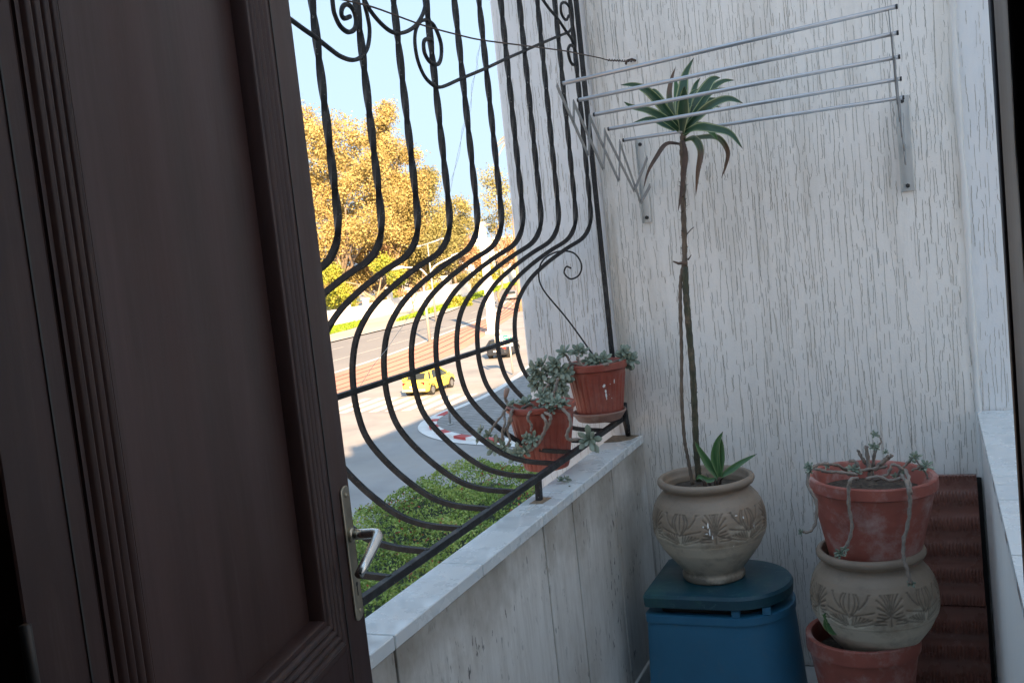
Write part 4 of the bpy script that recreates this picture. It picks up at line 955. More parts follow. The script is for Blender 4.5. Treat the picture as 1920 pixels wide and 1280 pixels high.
# --- carved clay pots
def claypot(name,base,R_,H_,label,seed,foot=True,group=None):
    e=empty(name,base,label,'clay pot',group)
    k=R_/.188; h=H_/.345
    prof=[(.0,.0),(.085,.0),(.100,.001),(.1035,.006),(.1035,.018),(.099,.026),(.101,.034),(.116,.052),(.140,.082),(.162,.112),(.177,.142),(.1815,.150),(.1825,.153),(.1850,.158),(.1850,.163),(.1870,.169),(.188,.185),(.188,.205),(.185,.228),(.178,.252),(.167,.272),(.152,.290),(.142,.300),(.139,.306),(.141,.311),(.147,.315),(.156,.321),(.160,.328),(.160,.335),(.157,.341),(.150,.345),(.143,.343),(.140,.336),(.138,.326),(.134,.316),(.134,.300),(.142,.28)]
    pp=[(r*k,z*h) for r,z in prof]
    # resample finely
    PR_=[]
    for i in range(len(pp)-1):
        a,c=np.array(pp[i]),np.array(pp[i+1]); m=max(1,int(np.linalg.norm(c-a)/.0028)); PR_+= [tuple(a+(c-a)*j/m) for j in range(m)]
    PR_.append(pp[-1]); m=len(PR_); seg=400; nm=5
    zr=np.array([p[1] for p in PR_]); rr=np.array([p[0] for p in PR_])
    outer=np.arange(m)<int(m*.70)
    # strokes in motif cell: u in [-.5,.5] (fraction of cell), v = z/H
    S=[]
    def arc(u0,v0,u1,v1,bow,n=10):
        n=n*3
        for i in range(n):
            t=i/(n-1); S.append((u0*(1-t)+u1*t+bow*math.sin(PI*t)*.5,v0*(1-t)+v1*t+abs(bow)*.0))
    for b_ in (-.24,-.15,.15,.24): arc(0,.545,0,.80,b_,14)
    arc(0,.60,0,.76,0,8)
    for q in range(-6,7):
        if q==0: continue
        u=q*.036; arc(u*.55,.475+.004*abs(q),u*1.25,.575-.006*abs(q),.015*(1 if q>0 else -1),8)
    arc(-.30,.60,0,.555,.0,8); arc(0,.555,.30,.60,.0,8)
    for sg in (-1,1):
        for q,(uu,vv) in enumerate(((.5,.82),(.46,.80),(.42,.76),(.40,.70),(.41,.64))): arc(.5*sg,.56,uu*sg-.06*sg,vv,.05*sg,10)
        arc(.5*sg,.48,.5*sg,.84,0,14)
        for q in range(6): arc((.22+.035*q)*sg,.85-.005*q,(.26+.03*q)*sg,.74+.01*q,.02,6)
        arc(.05*sg,.47,.48*sg,.56,.10*sg,16); arc(.10*sg,.88,.44*sg,.86,.05*sg,12); arc(.12*sg,.62,.24*sg,.80,.1*sg,10)
        for q in range(4): arc((.30+.02*q)*sg,(.50+.03*q),(.44)*sg,(.50+.025*q),.02,7)
    S=np.array(S); cell=2*PI*R_*.98/nm; Sm=S*np.array([cell,H_])
    th=2*PI*np.arange(seg)/seg+seed; U=((th/(2*PI)*nm)%1-.5)*cell
    dep=np.zeros((seg,m))
    band=(zr/H_>.45)&(zr/H_<.90)&outer
    bi=np.where(band)[0]
    for a in range(seg):
        q=np.column_stack([np.full(len(bi),U[a]),zr[bi]]); d=np.sqrt(((q[:,None,:]-Sm[None,:,:])**2).sum(2)).min(1)
        dep[a,bi]=np.exp(-(d/.0021)**2)
    ringz=[.438*H_,.462*H_]
    gcol=dep.copy()
    for rz in ringz:
        g=np.exp(-((zr-rz)/.0018)**2)*outer; dep=np.maximum(dep,g[None,:]*.7); gcol=np.maximum(gcol,g[None,:]*.5)
    r2=rr[None,:]-dep*.0040+.0012*np.sin(th*3+seed)[:,None]*(rr[None,:]>.05)
    V=np.stack([r2*np.cos(th)[:,None]+base[0],r2*np.sin(th)[:,None]+base[1],np.broadcast_to(zr[None,:],r2.shape)+base[2]],2).reshape(-1,3)
    Fc=[(a*m+j,((a+1)%seg)*m+j,((a+1)%seg)*m+j+1,a*m+j+1) for a in range(seg) for j in range(m-1)]
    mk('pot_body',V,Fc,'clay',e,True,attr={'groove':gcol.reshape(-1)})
    MB().lathe((base[0],base[1],base[2]+.300*h),[(.0,.004),(.06,.006),(.11,.002),(.134*k,-.002)],32,False).out('soil','soil',e,True)
    return e
ZL=.452
PB=aZ(1335,1080,ZL); dpx,dpy=PB[0]+.004,PB[1]-.02+.03
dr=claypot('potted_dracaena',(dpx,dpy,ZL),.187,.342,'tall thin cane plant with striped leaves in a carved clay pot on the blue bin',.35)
dr['category']='potted plant'
DY=dpy
def dz(px,py): return (1120+px/3.047,80+py/3.047)
def DP_(px,py,dy=0): return aY(px,py,DY+dy)
r_=np.random.default_rng(77)
cane=[DP_(1311,902),DP_(1306,850),DP_(1303,780),DP_(1299,700),DP_(1292,620),DP_(1287,560),DP_(1284,500)]
cm=MB().tube(spline(cane,8),[.0105+.0010*math.sin(i*2.1) for i in range(49)],10)
upc=[DP_(1284,500),DP_(1283,440),DP_(1281,380),DP_(1281,320),DP_(1279,280),DP_(1281,250)]
um=MB().tube(spline(upc,8),[.0085+.0012*math.sin(i*1.7) for i in range(41)],10)
thin=[DP_(1299,908,-.03),DP_(1290,860,-.025),DP_(1283,820,-.02),DP_(1278,740,-.015),DP_(1278,660,-.012),DP_(1276,590,-.01),DP_(1276,530,-.004),DP_(1282,492)]
MB().tube(spline(thin,8),[.0058+.0009*math.sin(i*2.3) for i in range(57)],8).out('cane','bark',dr,True)
r_=np.random.default_rng(4); b=MB()
for k in range(110):
    P_=upc if k<50 else cane; t=r_.random()*(len(P_)-1.01); i=int(t); p=P_[i]*(1-(t-i))+P_[i+1]*(t-i); a=r_.random()*2*PI
    d=np.array([math.cos(a),math.sin(a),0]); s0=p+d*.007; l=r_.uniform(.004,.014); w_=np.cross(d,(0,0,1))*.0055
    s0=p+d*.004; (um if k<50 else cm).add([s0-w_,s0+w_,s0+d*(l+.004)+np.array([0,0,l*.6])],[(0,1,2)])
cm.out('cane','cane',dr,True); um.out('cane','bark',dr,True)
for pts in ([(1300,545),(1262,493),(1259,488)],):
    pass
MB().tube([DP_(1288,492),DP_(1272,494,-.02),DP_(1262,490,-.03)],[.006,.0045,.002],6).out('twig','drybrown',dr,True); MB().tube([DP_(1287,440),DP_(1296,430,-.01),DP_(1301,426,-.015)],[.0018,.0015,.001],5).out('twig','drybrown',dr,True); MB().tube([DP_(1290,487),DP_(1296,478,-.01)],[.003,.001],5).out('twig','drybrown',dr,True)
c0=DP_(1280,256)
LV=[ # points in crop-7 coordinates, depth offsets, width, mat, up
 ([(478,500),(400,400),(300,290),(215,245),(130,243)],[0,-.03,-.07,-.10,-.12],.040,'drac',(0,-1,.3)),
 ([(470,505),(390,440),(290,390),(205,370),(150,338)],[0,-.05,-.11,-.15,-.17],.036,'drac',(0,-1,.3)),
 ([(478,500),(430,400),(412,300),(425,210),(447,140)],[0,.02,.03,.04,.04],.038,'dracdry',(0,-1,.3)),
 ([(485,490),(475,380),(490,270),(505,180),(552,86)],[0,.06,.09,.11,.12],.052,'drac',(0,-1,.3)),
 ([(480,490),(462,400),(455,320),(450,240),(440,200)],[0,.08,.12,.14,.15],.030,'dracyoung',(0,-1,.3)),
 ([(485,515),(490,430),(495,350),(500,290),(498,250)],[0,-.05,-.07,-.09,-.11],.055,'drac',(0,-1,.3)),
 ([(495,500),(560,380),(610,280),(655,215),(703,200)],[0,.02,.05,.07,.08],.058,'drac',(0,-1,.3)),
 ([(495,500),(580,360),(660,262),(720,222),(785,215)],[0,.07,.14,.17,.19],.036,'drac',(0,-1,.3)),
 ([(495,505),(570,430),(660,355),(750,322),(835,348)],[0,-.04,-.08,-.11,-.12],.044,'drac',(0,-1,.3)),
 ([(490,520),(570,485),(660,492),(760,520),(832,608)],[0,-.07,-.13,-.16,-.17],.040,'drac',(0,-1,.3)),
 ([(492,535),(560,478),(620,485),(665,525),(690,560)],[0,-.02,-.04,-.05,-.05],.030,'dracyoung',(0,-1,.3)),
 ([(490,560),(590,542),(690,545),(745,620),(735,700),(708,778)],[0,.03,.06,.08,.08,.08],.034,'dracdry',(0,-1,.3)),
 ([(500,560),(555,550),(592,620),(575,740),(562,880)],[0,-.05,-.07,-.075,-.07],.042,'dracdry',(0,-1,.3)),
 ([(478,580),(395,580),(335,660),(290,740),(262,840)],[0,-.03,-.05,-.06,-.065],.028,'drybrown',(0,-1,.3)),
 ([(490,560),(505,640),(495,740),(480,860),(460,970)],[-.012,-.022,-.022,-.02,-.02],.034,'drybrown',(0,-1,.3)),
 ([(480,500),(520,420),(545,330),(560,250),(590,200)],[0,.10,.16,.2,.2],.040,'drac',(0,-1,.3)),
 ([(475,510),(420,430),(370,340),(330,280),(300,270)],[0,.10,.16,.2,.2],.036,'drac',(0,-1,.3)),
]
for pts,dyl,w_,mt,up in LV:
    P_=[DP_(*dz(*p),dy) for p,dy in zip(pts,dyl)]; blade('leaf',mt,P_,w_*(.62 if mt in ('drybrown','dracdry') else .86),dr,.30,up)
for k in range(9):
    a=r_.uniform(0,2*PI); l=r_.uniform(.12,.20); el=r_.uniform(.5,1.3); c0_=DP_(1280,250); d=np.array([math.cos(a)*math.cos(el),abs(math.sin(a))*math.cos(el)*.8,math.sin(el)])
    blade('leaf','drac',[c0_,c0_+d*l*.4,c0_+d*l*.75+np.array([0,0,-.004]),c0_+d*l+np.array([d[0]*.03,d[1]*.03,-.03])],r_.uniform(.022,.030),dr,.3,(0,-1,.3))
base_=DP_(1348,895,-.05)
for pts,w_ in (([(1346,895),(1330,872),(1316,850),(1302,826)],.030),([(1350,893),(1342,860),(1345,832),(1356,808)],.034),([(1350,893),(1352,860),(1352,835),(1350,815)],.030),([(1352,893),(1372,880),(1392,866),(1420,850)],.026),([(1345,897),(1328,900),(1312,893),(1305,900)],.02)):
    blade('leaf','dracyoung',[DP_(px,py,-.06) for px,py in pts],w_,dr,.35,(0,-.9,.5))
b=MB()
for k in range(7): 
    a=PI*k/3; b.tube([np.array([dpx+.03+.02*math.cos(a),dpy-.04+.02*math.sin(a),ZL+.30]),np.array([dpx+.03+.03*math.cos(a),dpy-.04+.03*math.sin(a),ZL+.335]),np.array([dpx+.03+.045*math.cos(a),dpy-.04+.04*math.sin(a),ZL+.35])],[.006,.004,.001],5)
b.out('leaf_base','dracdry' if 0 else 'drybrown',dr,True)
# drips of white paint on the clay pot
def spots(par,cx_,cy_,prof,items,mat='paint_spot'):
    for th_,z_,sz,ln in items:
        V=[];n=12
        for q in range(n):
            a=2*PI*q/n; u=sz*math.cos(a)*(.7+.5*random.random()); v=ln*math.sin(a)*(.7+.5*random.random())
            z=z_+v; r=prof(z)+.0012; t=th_+u/r; V.append((cx_+r*math.cos(t),cy_+r*math.sin(t),z))
        mk('paint_drip',V,[tuple(range(n))],mat,par)
cpr=lambda z: float(np.interp((z-ZL)/(.342/.345),[.0,.034,.082,.142,.163,.185,.205,.228,.252,.272,.29],[.103,.101,.140,.177,.185,.188,.188,.185,.178,.167,.152]))*.187/.188+.0006
spots(dr,dpx,dpy,cpr,[(-PI/2-.05+.25,ZL+.225,.003,.010),(-PI/2+.22,ZL+.205,.0025,.012),(-PI/2+.17,ZL+.20,.004,.002),(-PI/2+.12,ZL+.222,.003,.003),(-PI/2+.26,ZL+.188,.002,.008),(-PI/2+.85,ZL+.235,.003,.005),(-PI/2+.72,ZL+.245,.005,.002),(-PI/2+1.05,ZL+.20,.003,.004),(-PI/2+.62,ZL+.150,.002,.002)])
# --- succulents
SU={}
def rosette(r,nl,seed,open_=.5):
    g=np.random.default_rng(seed); V=[];Fc=[];T=[]
    for k in range(nl):
        f=k/nl; az=k*2.39996+g.normal()*.12; el=(1-f)*open_*-.1+f*1.15*(1-open_*.35)+.12; ln=r*(1-.55*f)*(.9+.2*g.random()); wd=ln*.43; tk=ln*.13
        d=np.array([math.cos(az)*math.cos(el),math.sin(az)*math.cos(el),math.sin(el)]); s_=np.array([-math.sin(az),math.cos(az),0]); u=np.cross(d,s_)*-1
        if u[2]<0: u=-u
        n0=len(V); st=[(.04,.25,.6),(.25,.52,1.),(.5,.85,1.05),(.72,1.,.95),(.88,.72,.6),(.97,.28,.3)]
        cup=.10*ln; tt=g.random()
        for t,w_,h_ in st:
            c=d*t*ln+u*cup*(t*t)*1.3
            for q in range(6):
                a=2*PI*q/6; V.append(c+s_*math.cos(a)*wd*.5*w_+u*(math.sin(a)*tk*.5*h_+(abs(math.cos(a))*wd*.16*w_))); T.append(min(1,tt*.6+.3*t))
        V.append(d*1.03*ln+u*cup*1.6); T.append(1.)
        for i in range(5):
            for q in range(6): Fc.append((n0+i*6+q,n0+i*6+(q+1)%6,n0+(i+1)*6+(q+1)%6,n0+(i+1)*6+q))
        for q in range(6): Fc.append((n0+30+q,n0+30+(q+1)%6,n0+36))
        Fc.append(tuple(n0+q for q in range(6))[::-1])
    return np.array(V),Fc,np.array(T)
RS=[rosette(1.,13,s,o) for s,o in ((1,.9),(2,.6),(3,.3),(4,1.0))]
def put_ros(par,p,r,axis,k=0,spin=0.):
    V,Fc,T=RS[k%4]; z=np.array(axis,float); z/=np.linalg.norm(z); x=np.cross((0.3,1,0.2),z); x/=np.linalg.norm(x); y=np.cross(z,x)
    c,s_=math.cos(spin),math.sin(spin); B=np.column_stack([x*c+y*s_,-x*s_+y*c,z]); return mk('rosette',(V*r)@B.T+np.array(p),Fc,'succ',par,True,attr={'tint':T})
def fluted(name,c,r0,r1,H_,par,mat='terra',flutes=28,rim=.012,rimh=.022,amp=.0012,seg=168,arches=False):
    V=[];prof=[]
    z=np.linspace(0,H_-rimh,26)
    m=0; rows=[]
    rows.append((0.001,0,0)); rows.append((r0-.006,0.0,0)); rows.append((r0-.001,.002,0))
    for zz in z[1:]: 
        t=zz/(H_-rimh); rows.append((r0+(r1-rim*.55-r0)*t,zz,amp if .06<t<.90 else 0))
    for dr_,dz_ in ((-.2,-.001),(.6,.001),(1.0,.004),(1.05,.012),(1.0,rimh-.003),(.8,rimh),(.2,rimh),(-.2,rimh-.002),(-.45,rimh-.008)): rows.append((r1-rim+rim*dr_,H_-rimh+dz_,0))
    for t in (.8,.6): rows.append((r0+(r1-rim-r0)*t-.004,H_*t,0))
    ms=len(rows)
    for a in range(seg):
        th_=2*PI*a/seg
        for r_0,zz,am in rows:
            if arches: 
                q=(th_/(2*PI)*22)%1-.5; t=zz/H_; dd_=abs(math.hypot(q*2.4,max(0,(t-.66)*11))-1) if t>.62 else (abs(abs(q*2.4)-1) if t>.60 else 9); g=math.exp(-(dd_/.16)**2) if .60<t<.80 else 0
                r_=r_0-(.0022*g if am else 0)+( .0015 if .56<t<.585 and am else 0)
            else: r_=r_0+am*(1 if (th_/(2*PI)*flutes)%1<.62 else -1)
            V.append((c[0]+r_*math.cos(th_),c[1]+r_*math.sin(th_),c[2]+zz))
    Fc=[(a*ms+j,((a+1)%seg)*ms+j,((a+1)%seg)*ms+j+1,a*ms+j+1) for a in range(seg) for j in range(ms-1)]
    o=mk('pot_body',V,Fc,mat,par,True); o.data.set_sharp_from_angle(angle=.6)
    MB().lathe((c[0],c[1],c[2]+H_*.80),[(0.0,.006),(r1*.5,.008),(r1*.93-rim,.0)],28,False).out('soil','soil',par,True)
    return o
def zoom5(px,py): return (860+px/3.555,600+py/3.555)
# pot A: hangs between the belly bars
Ay=3.07; Ac=aY(1014,762,Ay); Ab=aY(1021,880,Ay)
Ax=Ac[0]; Atop=Ac[2]+.012; Ah=.218; Abz=Atop-Ah
sa=empty('potted_succulent',(Ax,Ay,Abz),'trailing grey green succulent in a ribbed red pot wedged in the belly bars','potted plant','red plastic pots of succulents')
fluted('pot_body',(Ax,Ay,Abz),.074,.116,Ah,sa)
By=3.43; Bc=aY(1117,684,By); Bx=Bc[0]; Btop=Bc[2]+.012; Bh=.185; Bbz=Btop-Bh
sb=empty('potted_succulent',(Bx,By,Bbz),'bushy succulent in a paint spotted red pot on a clay saucer by the wall','potted plant','red plastic pots of succulents')
fluted('pot_body',(Bx,By,Bbz),.082,.112,Bh,sb,rimh=.028)
rB=lambda z: .082+(.105-.082)*(z-Bbz)/(Bh-.028)+.0014
th0=math.atan2(-By,-Bx)
spots(sb,Bx,By,rB,[(th0+.22,Bbz+.108,.0055,.0065),(th0+.27,Bbz+.088,.004,.006),(th0+.28,Bbz+.074,.0035,.009),(th0+.29,Bbz+.062,.0016,.005),(th0+.62,Bbz+.120,.0025,.009),(th0+.45,Bbz+.112,.0014,.0016),(th0+.40,Bbz+.075,.0012,.0012),(th0+.5,Bbz+.060,.0012,.002)])
# saucer
sz=Bbz-.026
b=MB(); b.lathe((Bx-.004,By,sz),[(0,0),(.078,0),(.082,.003),(.092,.020),(.098,.028),(.099,.033),(.095,.034),(.090,.027),(.080,.012),(0,.012)],48,False)
s_=b.out('saucer','saucer',None,True); tagp(s_,'worn clay saucer under the paint spotted red pot','saucer',None,'thing')
# stems and rosettes, pixel traced on the vertical plane of each pot
def sucstem(par,pts,y0,r=.0042,yl=None):
    P_=[aY(px,py,(yl[i] if yl else y0)) for i,(px,py) in enumerate(pts)]; g=np.random.default_rng(int(pts[0][0])); sp_=spline(P_,6)
    MB().tube([p+g.normal(size=3)*.0008 for p in sp_],[r*(1+.18*math.sin(i*1.9)) for i in range(len(sp_))],7).out('stem','stem',par,True)
def Q(*L_): return [zoom5(*p) for p in L_]
yf=Ay-.125
sucstem(sa,Q((350,590),(310,600),(285,640),(235,700),(215,740)),0,.004,[Ay-.03,Ay-.1,yf,yf,yf])
sucstem(sa,Q((380,600),(350,610),(345,680),(300,740),(290,790)),0,.0045,[Ay-.05,yf,yf,yf,yf])
sucstem(sa,Q((300,600),(310,680),(290,740),(300,800)),0,.004,[Ay-.08,yf-.01,yf-.01,yf])
sucstem(sa,Q((370,590),(345,640),(325,730),(340,800),(310,860)),0,.004,[Ay-.06,yf,yf,yf,yf])
sucstem(sa,Q((500,590),(470,620),(460,660),(485,700),(480,740)),0,.0045,[Ay-.06,yf-.01,yf-.01,yf,yf])
sucstem(sa,Q((530,600),(575,660),(585,700),(560,770),(520,830),(470,870),(420,890)),0,.0055,[Ay-.06,yf-.01,yf-.01,yf,yf,yf,yf])
sucstem(sa,Q((540,610),(605,630),(610,670),(580,730),(550,790)),0,.005,[Ay-.06,yf-.01,yf-.01,yf,yf])
sucstem(sa,Q((640,580),(690,590),(735,640),(745,700),(720,770),(740,795),(800,795)),0,.0055,[Ay-.05,Ay-.09,yf,yf-.01,yf-.01,yf,yf])
sucstem(sa,Q((400,600),(340,570),(315,530),(312,500),(325,455)),0,.0052,[Ay-.04,Ay-.05,Ay-.05,Ay-.05,Ay-.05])
sucstem(sa,Q((560,590),(545,520),(560,470),(600,430)),0,.005,[Ay,Ay-.02,Ay-.02,Ay-.02])
sucstem(sa,Q((640,590),(630,510),(650,440),(660,390)),0,.005,[Ay,Ay-.03,Ay-.03,Ay-.03])
sucstem(sa,Q((420,590),(480,560),(520,590),(600,570),(660,590)),Ay-.05,.005)
sucstem(sa,Q((340,590),(420,610),(520,600),(610,610)),Ay-.07,.0045)
RA=[((150,740),.055,0,(-.6,-.6,.4)),((135,800),.045,1,(-.8,-.5,.2)),((205,770),.06,1,(-.3,-.8,.5)),((245,840),.085,3,(0,-1,.25)),((300,850),.07,0,(.3,-.9,.3)),((395,890),.095,3,(-.1,-1,.35)),((440,870),.06,1,(.4,-.8,.3)),((495,790),.075,0,(.1,-1,.3)),((460,790),.06,2,(-.3,-1,.3)),((872,795),.105,3,(.1,-1,.12)),
    ((360,560),.05,0,(-.3,-.5,1)),((440,560),.075,1,(0,-.4,1)),((470,540),.06,0,(.2,-.5,1)),((590,540),.08,3,(0,-.8,.8)),((655,550),.075,0,(.2,-.6,.8)),((700,560),.06,1,(.4,-.4,.8)),((540,600),.05,2,(0,-.8,.8)),((620,600),.05,2,(.1,-.8,.6)),((560,500),.07,1,(-.3,-.8,.6))]
for k,((px,py),r,kk,ax_) in enumerate(RA):
    y=yf if py>640 else Ay-.07-.01*(k%3); put_ros(sa,aY(*zoom5(px,py),y),r*.48,ax_,kk,k*.7)
MB().tube(spline([aY(*zoom5(*p),Ay-.05) for p in ((312,510),(318,480),(326,452))],4),[.006,.0075,.008,.0085,.009,.009,.009,.0088,.007],8).out('stem','saucer',sa,True)
yb=By-.09
sucstem(sb,Q((880,330),(820,300),(760,290),(720,310),(690,340)),yb,.0052)
sucstem(sb,Q((900,330),(850,320),(800,270),(790,240)),yb,.005)
sucstem(sb,Q((760,310),(740,270),(720,240),(705,220)),yb,.0045)
sucstem(sb,Q((820,320),(900,310),(960,300),(1000,290)),yb,.005)
sucstem(sb,Q((720,310),(660,330),(600,360),(560,400)),yb,.0055)
sucstem(sb,Q((700,330),(660,370),(610,420),(585,470)),yb-.02,.005)
sucstem(sb,Q((1000,290),(1060,270),(1090,260)),By+.03,.004)
RB=[((705,215),.075,0,(-.2,-.8,.8)),((700,240),.06,2,(-.4,-.6,.7)),((800,215),.085,1,(0,-.7,.8)),((830,215),.07,2,(.2,-.8,.8)),((880,270),.07,0,(0,-.8,.7)),((930,275),.09,1,(.2,-.8,.6)),((970,260),.075,0,(.5,-.6,.7)),((900,295),.07,3,(0,-1,.4)),
    ((560,300),.085,2,(-.4,-.7,.7)),((510,330),.09,0,(-.6,-.8,.4)),((545,370),.11,3,(-.2,-1,.3)),((520,420),.085,1,(-.5,-.9,.2)),((590,340),.07,2,(0,-.8,.7)),((640,300),.09,1,(-.1,-.9,.6)),((665,340),.115,3,(0,-1,.3)),((670,400),.10,0,(.2,-1,.1)),((720,370),.085,1,(.4,-.9,.3)),((620,430),.08,0,(-.1,-1,.3)),((690,440),.08,3,(.1,-1,.1)),((700,480),.07,1,(.1,-1,0)),((570,450),.075,0,(-.4,-1,.1)),((640,490),.09,1,(0,-1,.3)),((600,500),.07,3,(-.3,-1,.2)),
    ((1105,215),.07,1,(.3,-.6,.6)),((1120,250),.10,3,(.3,-1,.3)),((1150,265),.08,0,(.6,-.8,.2)),((1110,290),.075,1,(.1,-1,0)),((1090,240),.06,2,(0,-.6,.8))]
for k,((px,py),r,kk,ax_) in enumerate(RB):
    y=yb-.02 if px<760 else (By-.05 if px<1040 else By+.04); put_ros(sb,aY(*zoom5(px,py),y),r*.50,ax_,kk,k*.9)
# fallen cutting on the coping
fp=aZ(1052,905,.864); fc=empty('fallen_cutting',(fp[0],fp[1],.8625),'small fallen succulent cutting lying on the marble coping','plant cutting')
put_ros(fc,fp+np.array([0,0,.006]),.022,(.3,-.3,1),2,0); put_ros(fc,fp+np.array([.012,.02,.005]),.018,(.8,-.2,.6),0,1.); put_ros(fc,aZ(1068,912,.866),.007,(0,0,1),2,0)
# --- blue bin
bn=empty('blue_bin',(-.72,3.22,0),'blue plastic bin with a dark teal rounded lid holding the tall plant','bin')
def dshape(x0,xc,yc,ry,rx,n=24,cr=.02):
    P_=[(x0+cr*.3,yc-ry+cr*.3),(x0+cr,yc-ry)]
    for k in range(n+1):
        a=-PI/2+PI*k/n; P_.append((xc+rx*math.cos(a),yc+ry*math.sin(a)))
    P_+= [(x0+cr,yc+ry),(x0,yc+ry-cr),(x0,yc-ry+cr)]
    return P_
def loft(rings,cap=True):
    mb=MB(); n=len(rings[0][0]); V=[]
    for poly,z in rings: V+=[(x,y,z) for x,y in poly]
    Fc=[(i*n+k,i*n+(k+1)%n,(i+1)*n+(k+1)%n,(i+1)*n+k) for i in range(len(rings)-1) for k in range(n)]
    if cap: Fc+=[tuple(range(n))[::-1],tuple((len(rings)-1)*n+k for k in range(n))]
    return mb.add(V,Fc)
o=loft([(dshape(-.945,-.645,3.235,.195,.190),.002),(dshape(-.930,-.655,3.230,.185,.176),.34),(dshape(-.928,-.656,3.229,.183,.174),.352),(dshape(-.932,-.654,3.229,.188,.178),.354),(dshape(-.932,-.654,3.229,.188,.178),.378),(dshape(-.928,-.656,3.229,.183,.173),.380)]).out('bin_body','blue',bn); shade_auto(o,30)
o=loft([(dshape(-.885,-.67,3.229,.155,.145),.379),(dshape(-.885,-.67,3.229,.155,.145),.408)]).out('slot_shade','black',bn)  # black filler that paints the shadow slot between body and lid
o=loft([(dshape(-.925,-.665,3.225,.180,.172),.404),(dshape(-.932,-.662,3.225,.190,.181),.408),(dshape(-.933,-.661,3.225,.192,.183),.438),(dshape(-.928,-.663,3.225,.187,.178),.448),(dshape(-.915,-.668,3.225,.174,.166),ZL)]).out('lid','bluelid',bn); shade_auto(o,30)
for xx in (-.635,-.545): MB().box((xx-.014,3.0465+(.0 if xx<-.6 else .035),.381),(xx+.012,3.062+(.0 if xx<-.6 else .035),.4035),.001).out('lid_tab','blue',bn)
# --- stack of pots at right
SX,SY=-.232,3.13
lowp=empty('plant_pot',(SX-.02,SY,0),'wide red plastic pot on the floor carrying the clay pot','plant pot')
fluted('pot_body',(SX-.037,SY,.0),.118,.168,.325,lowp,'terra_worn',rimh=.05,amp=0,rim=.014)
b=MB(); uvq=[]
pl=MB(); 
for pts in ([(1545,1150),(1556,1163),(1566,1172),(1590,1186)],[(1552,1168),(1560,1180),(1568,1184),(1578,1190)],[(1548,1160),(1552,1172),(1556,1180),(1562,1186)]):
    blade('leaf','dracyoung',[aY(px,py,SY-.135+.004*i) for i,(px,py) in enumerate(pts)],.030,lowp,.1,(0,-1,.4))
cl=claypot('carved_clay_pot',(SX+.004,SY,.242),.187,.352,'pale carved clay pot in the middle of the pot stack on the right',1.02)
sc_=empty('potted_succulent',(SX+.0,SY,.555),'straggly half dead succulent in the wide red pot topping the stack','potted plant','red plastic pots of succulents')
# slightly tilted pot
fluted('pot_body',(SX+.015,SY,.552),.127,.187,.265,sc_,'terra_worn',rimh=.038,arches=True,rim=.014)
PBd=[o for o in sc_.children]
tilt=math.radians(-2.0)
for o in PBd: o.rotation_euler=(0,-tilt,0)
def z2(px,py): return (1460+px/2.561,780+py/2.561)
def ST2(pts,yl,r=.004):
    P_=[aY(*z2(*p),y) for p,y in zip(pts,yl)]; g=np.random.default_rng(int(pts[0][0]*7)); sp_=spline(P_,6)
    MB().tube([p+g.normal(size=3)*.0009 for p in sp_],[r*(1+.2*math.sin(i*1.7)) for i in range(len(sp_))],7).out('stem','stem',sc_,True)
f_=SY-.195
ST2([(330,260),(260,230),(180,235),(145,270),(140,330),(175,400),(180,500),(150,550),(115,555)],[SY-.05,SY-.1,f_+.04,f_+.02,f_+.01,f_,f_,f_,f_],.0048)
ST2([(380,300),(350,300),(335,350),(340,450),(350,540),(330,610),(300,650)],[SY-.1,f_,f_-.004,f_,f_,f_,f_],.005)
ST2([(590,280),(620,330),(630,400),(625,500),(600,600),(600,680),(620,740),(635,800)],[SY-.1,f_,f_-.004,f_,f_-.004,f_-.008,f_-.01,f_-.01],.0055)
ST2([(610,260),(625,300),(635,370)],[SY-.1,f_+.03,f_],.005)
ST2([(440,290),(430,220),(420,140)],[SY-.06]*3,.006); ST2([(450,290),(455,220),(465,150)],[SY-.04]*3,.005); ST2([(460,170),(490,125),(480,95),(460,80)],[SY-.04]*4,.0025)
ST2([(440,260),(400,200),(380,160)],[SY-.05]*3,.005); ST2([(460,260),(500,220),(530,190)],[SY-.07]*3,.006); ST2([(470,240),(510,210),(545,188)],[SY-.05]*3,.0055)
ST2([(400,280),(370,220),(340,215)],[SY-.08]*3,.005); ST2([(560,300),(600,240),(650,200)],[SY-.08]*3,.004); ST2([(640,260),(680,245),(720,240)],[SY-.08]*3,.0035)
ST2([(460,310),(520,280),(550,230),(600,260)],[SY-.10]*4,.0045); ST2([(420,300),(480,290),(540,310),(600,290)],[SY-.12]*4,.005); ST2([(170,250),(230,265),(300,270),(380,280)],[SY-.11]*4,.005); ST2([(330,280),(400,260),(470,250),(520,240)],[SY-.07]*4,.005)
ST2([(640,190),(700,260),(715,300)],[SY-.06]*3,.003)
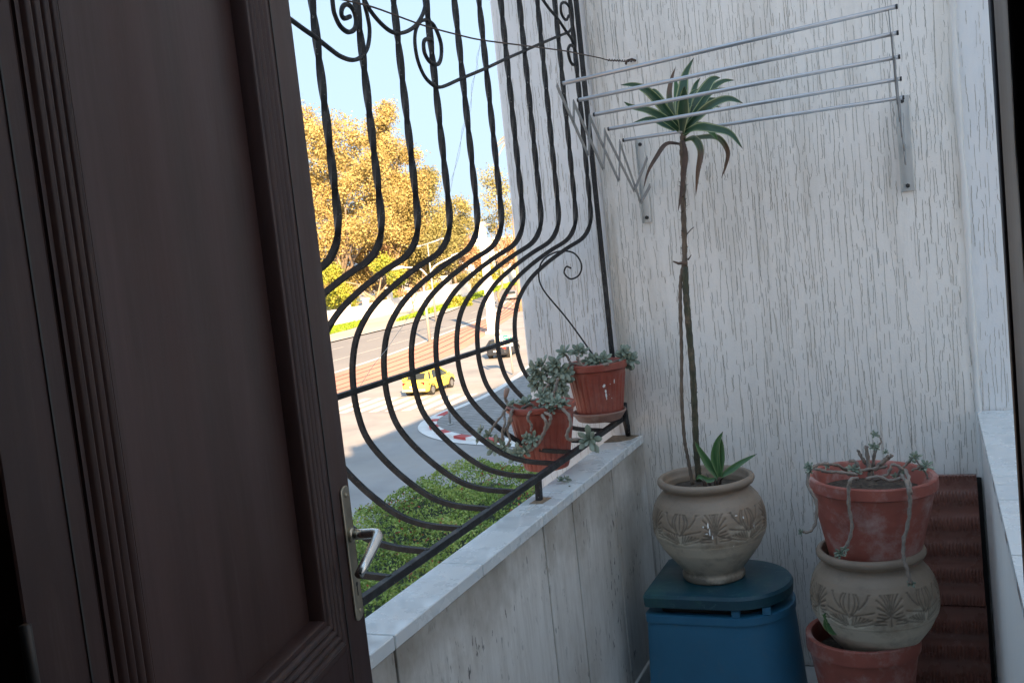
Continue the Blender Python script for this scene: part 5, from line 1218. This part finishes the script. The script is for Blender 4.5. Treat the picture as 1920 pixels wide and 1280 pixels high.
for k,((px,py),r,kk,ax_) in enumerate([((460,90),.03,0,(0,-.8,.6)),((455,150),.035,1,(0,-.8,.6)),((470,152),.028,2,(.4,-.8,.6)),((235,240),.03,0,(0,-.8,.8)),((360,255),.045,3,(0,-.6,1)),((375,270),.035,1,(0,-.8,.8)),((655,195),.042,1,(.2,-.6,.8)),((640,210),.03,0,(0,-.6,.8)),((710,240),.045,3,(.2,-.8,.8)),((690,255),.035,1,(.2,-.8,.8)),((515,175),.025,2,(0,-.8,.8)),((150,245),.04,1,(-.3,-.8,.6)),((150,262),.03,2,(-.3,-.9,.2)),((295,655),.04,1,(-.2,-1,.1)),((315,640),.03,0,(.1,-1,.2)),((112,556),.03,2,(-.8,-.6,.1)),((635,800),.03,3,(0,-1,0)),((560,290),.03,1,(0,-.6,.8)),((600,270),.03,0,(0,-.6,.8))]):
    y=SY-.08 if py<300 else f_-.006
    if px<200: y=f_+.02 if py<300 else f_
    put_ros(sc_,aY(*z2(px,py),y),r*.52,ax_,kk,k*.8)
# --- dark red ridged slabs
def ridged(x0,x1,z0,z1,y0,y1,label,seed,hide=0):
    e=empty('ridged_panel',((x0+x1)/2,(y0+y1)/2,z0),label,'panel','dark red ridged panels')
    nx,nz=150,int((z1-z0)/.0042); V=[]
    for j in range(nz+1):
        for i in range(nx+1):
            u=i/nx;v=j/nz; x=x0+(x1-x0)*u; z=z0+(z1-z0)*v; y=y0+(y1-y0)*v
            bnd=.5+.5*math.sin(2*PI*(v*(z1-z0)/.082+seed)); w_=.0022*math.sin(2*PI*(x/.0105)+1.1*math.sin(z*70+seed))*(bnd>.42)*min(1,(bnd-.42)*6) if bnd>.42 else 0
            V.append((x,y-.0055*bnd-w_,z))
    Fc=[(j*(nx+1)+i,j*(nx+1)+i+1,(j+1)*(nx+1)+i+1,(j+1)*(nx+1)+i) for j in range(nz) for i in range(nx)]
    n=len(V)
    # thickness
    V+=[(x0,y0+.018,z0),(x1,y0+.018,z0),(x1,y1+.018,z1),(x0,y1+.018,z1)]
    L_=[j*(nx+1) for j in range(nz+1)]; R_=[j*(nx+1)+nx for j in range(nz+1)]
    Fc+=[tuple([n,*range(0,nx+1)][::1]+[n+1]),tuple(L_+[n+3,n]),tuple(R_+[n+2,n+1]),tuple([*range(nz*(nx+1),nz*(nx+1)+nx+1)]+[n+2,n+3]),(n,n+1,n+2,n+3)]
    o=mk('panel_face',V,Fc,'panel',e); shade_auto(o,50); return e
ridged(-.235,.091,.290,.705,3.470,3.545,'upper dark red ridged panel leaning behind the pot stack',.1)
ridged(-.245,.093,.004,.286,3.420,3.468,'lower dark red ridged panel standing on the floor behind the pots',.6)
bk=MB(); V=[(-.2,3.465,.002),(.106,3.465,.002),(.106,3.573,.69),(-.2,3.573,.69),(-.2,3.475,.002),(.106,3.475,.002),(.106,3.583,.69),(-.2,3.583,.69)]
bk.add(V,[(0,1,2,3),(4,5,6,7),(0,1,5,4),(1,2,6,5),(2,3,7,6),(3,0,4,7)]); tagp(bk.out('backing_board','black'),'thin black board leaning on the wall behind the red panels','board',None,'thing')
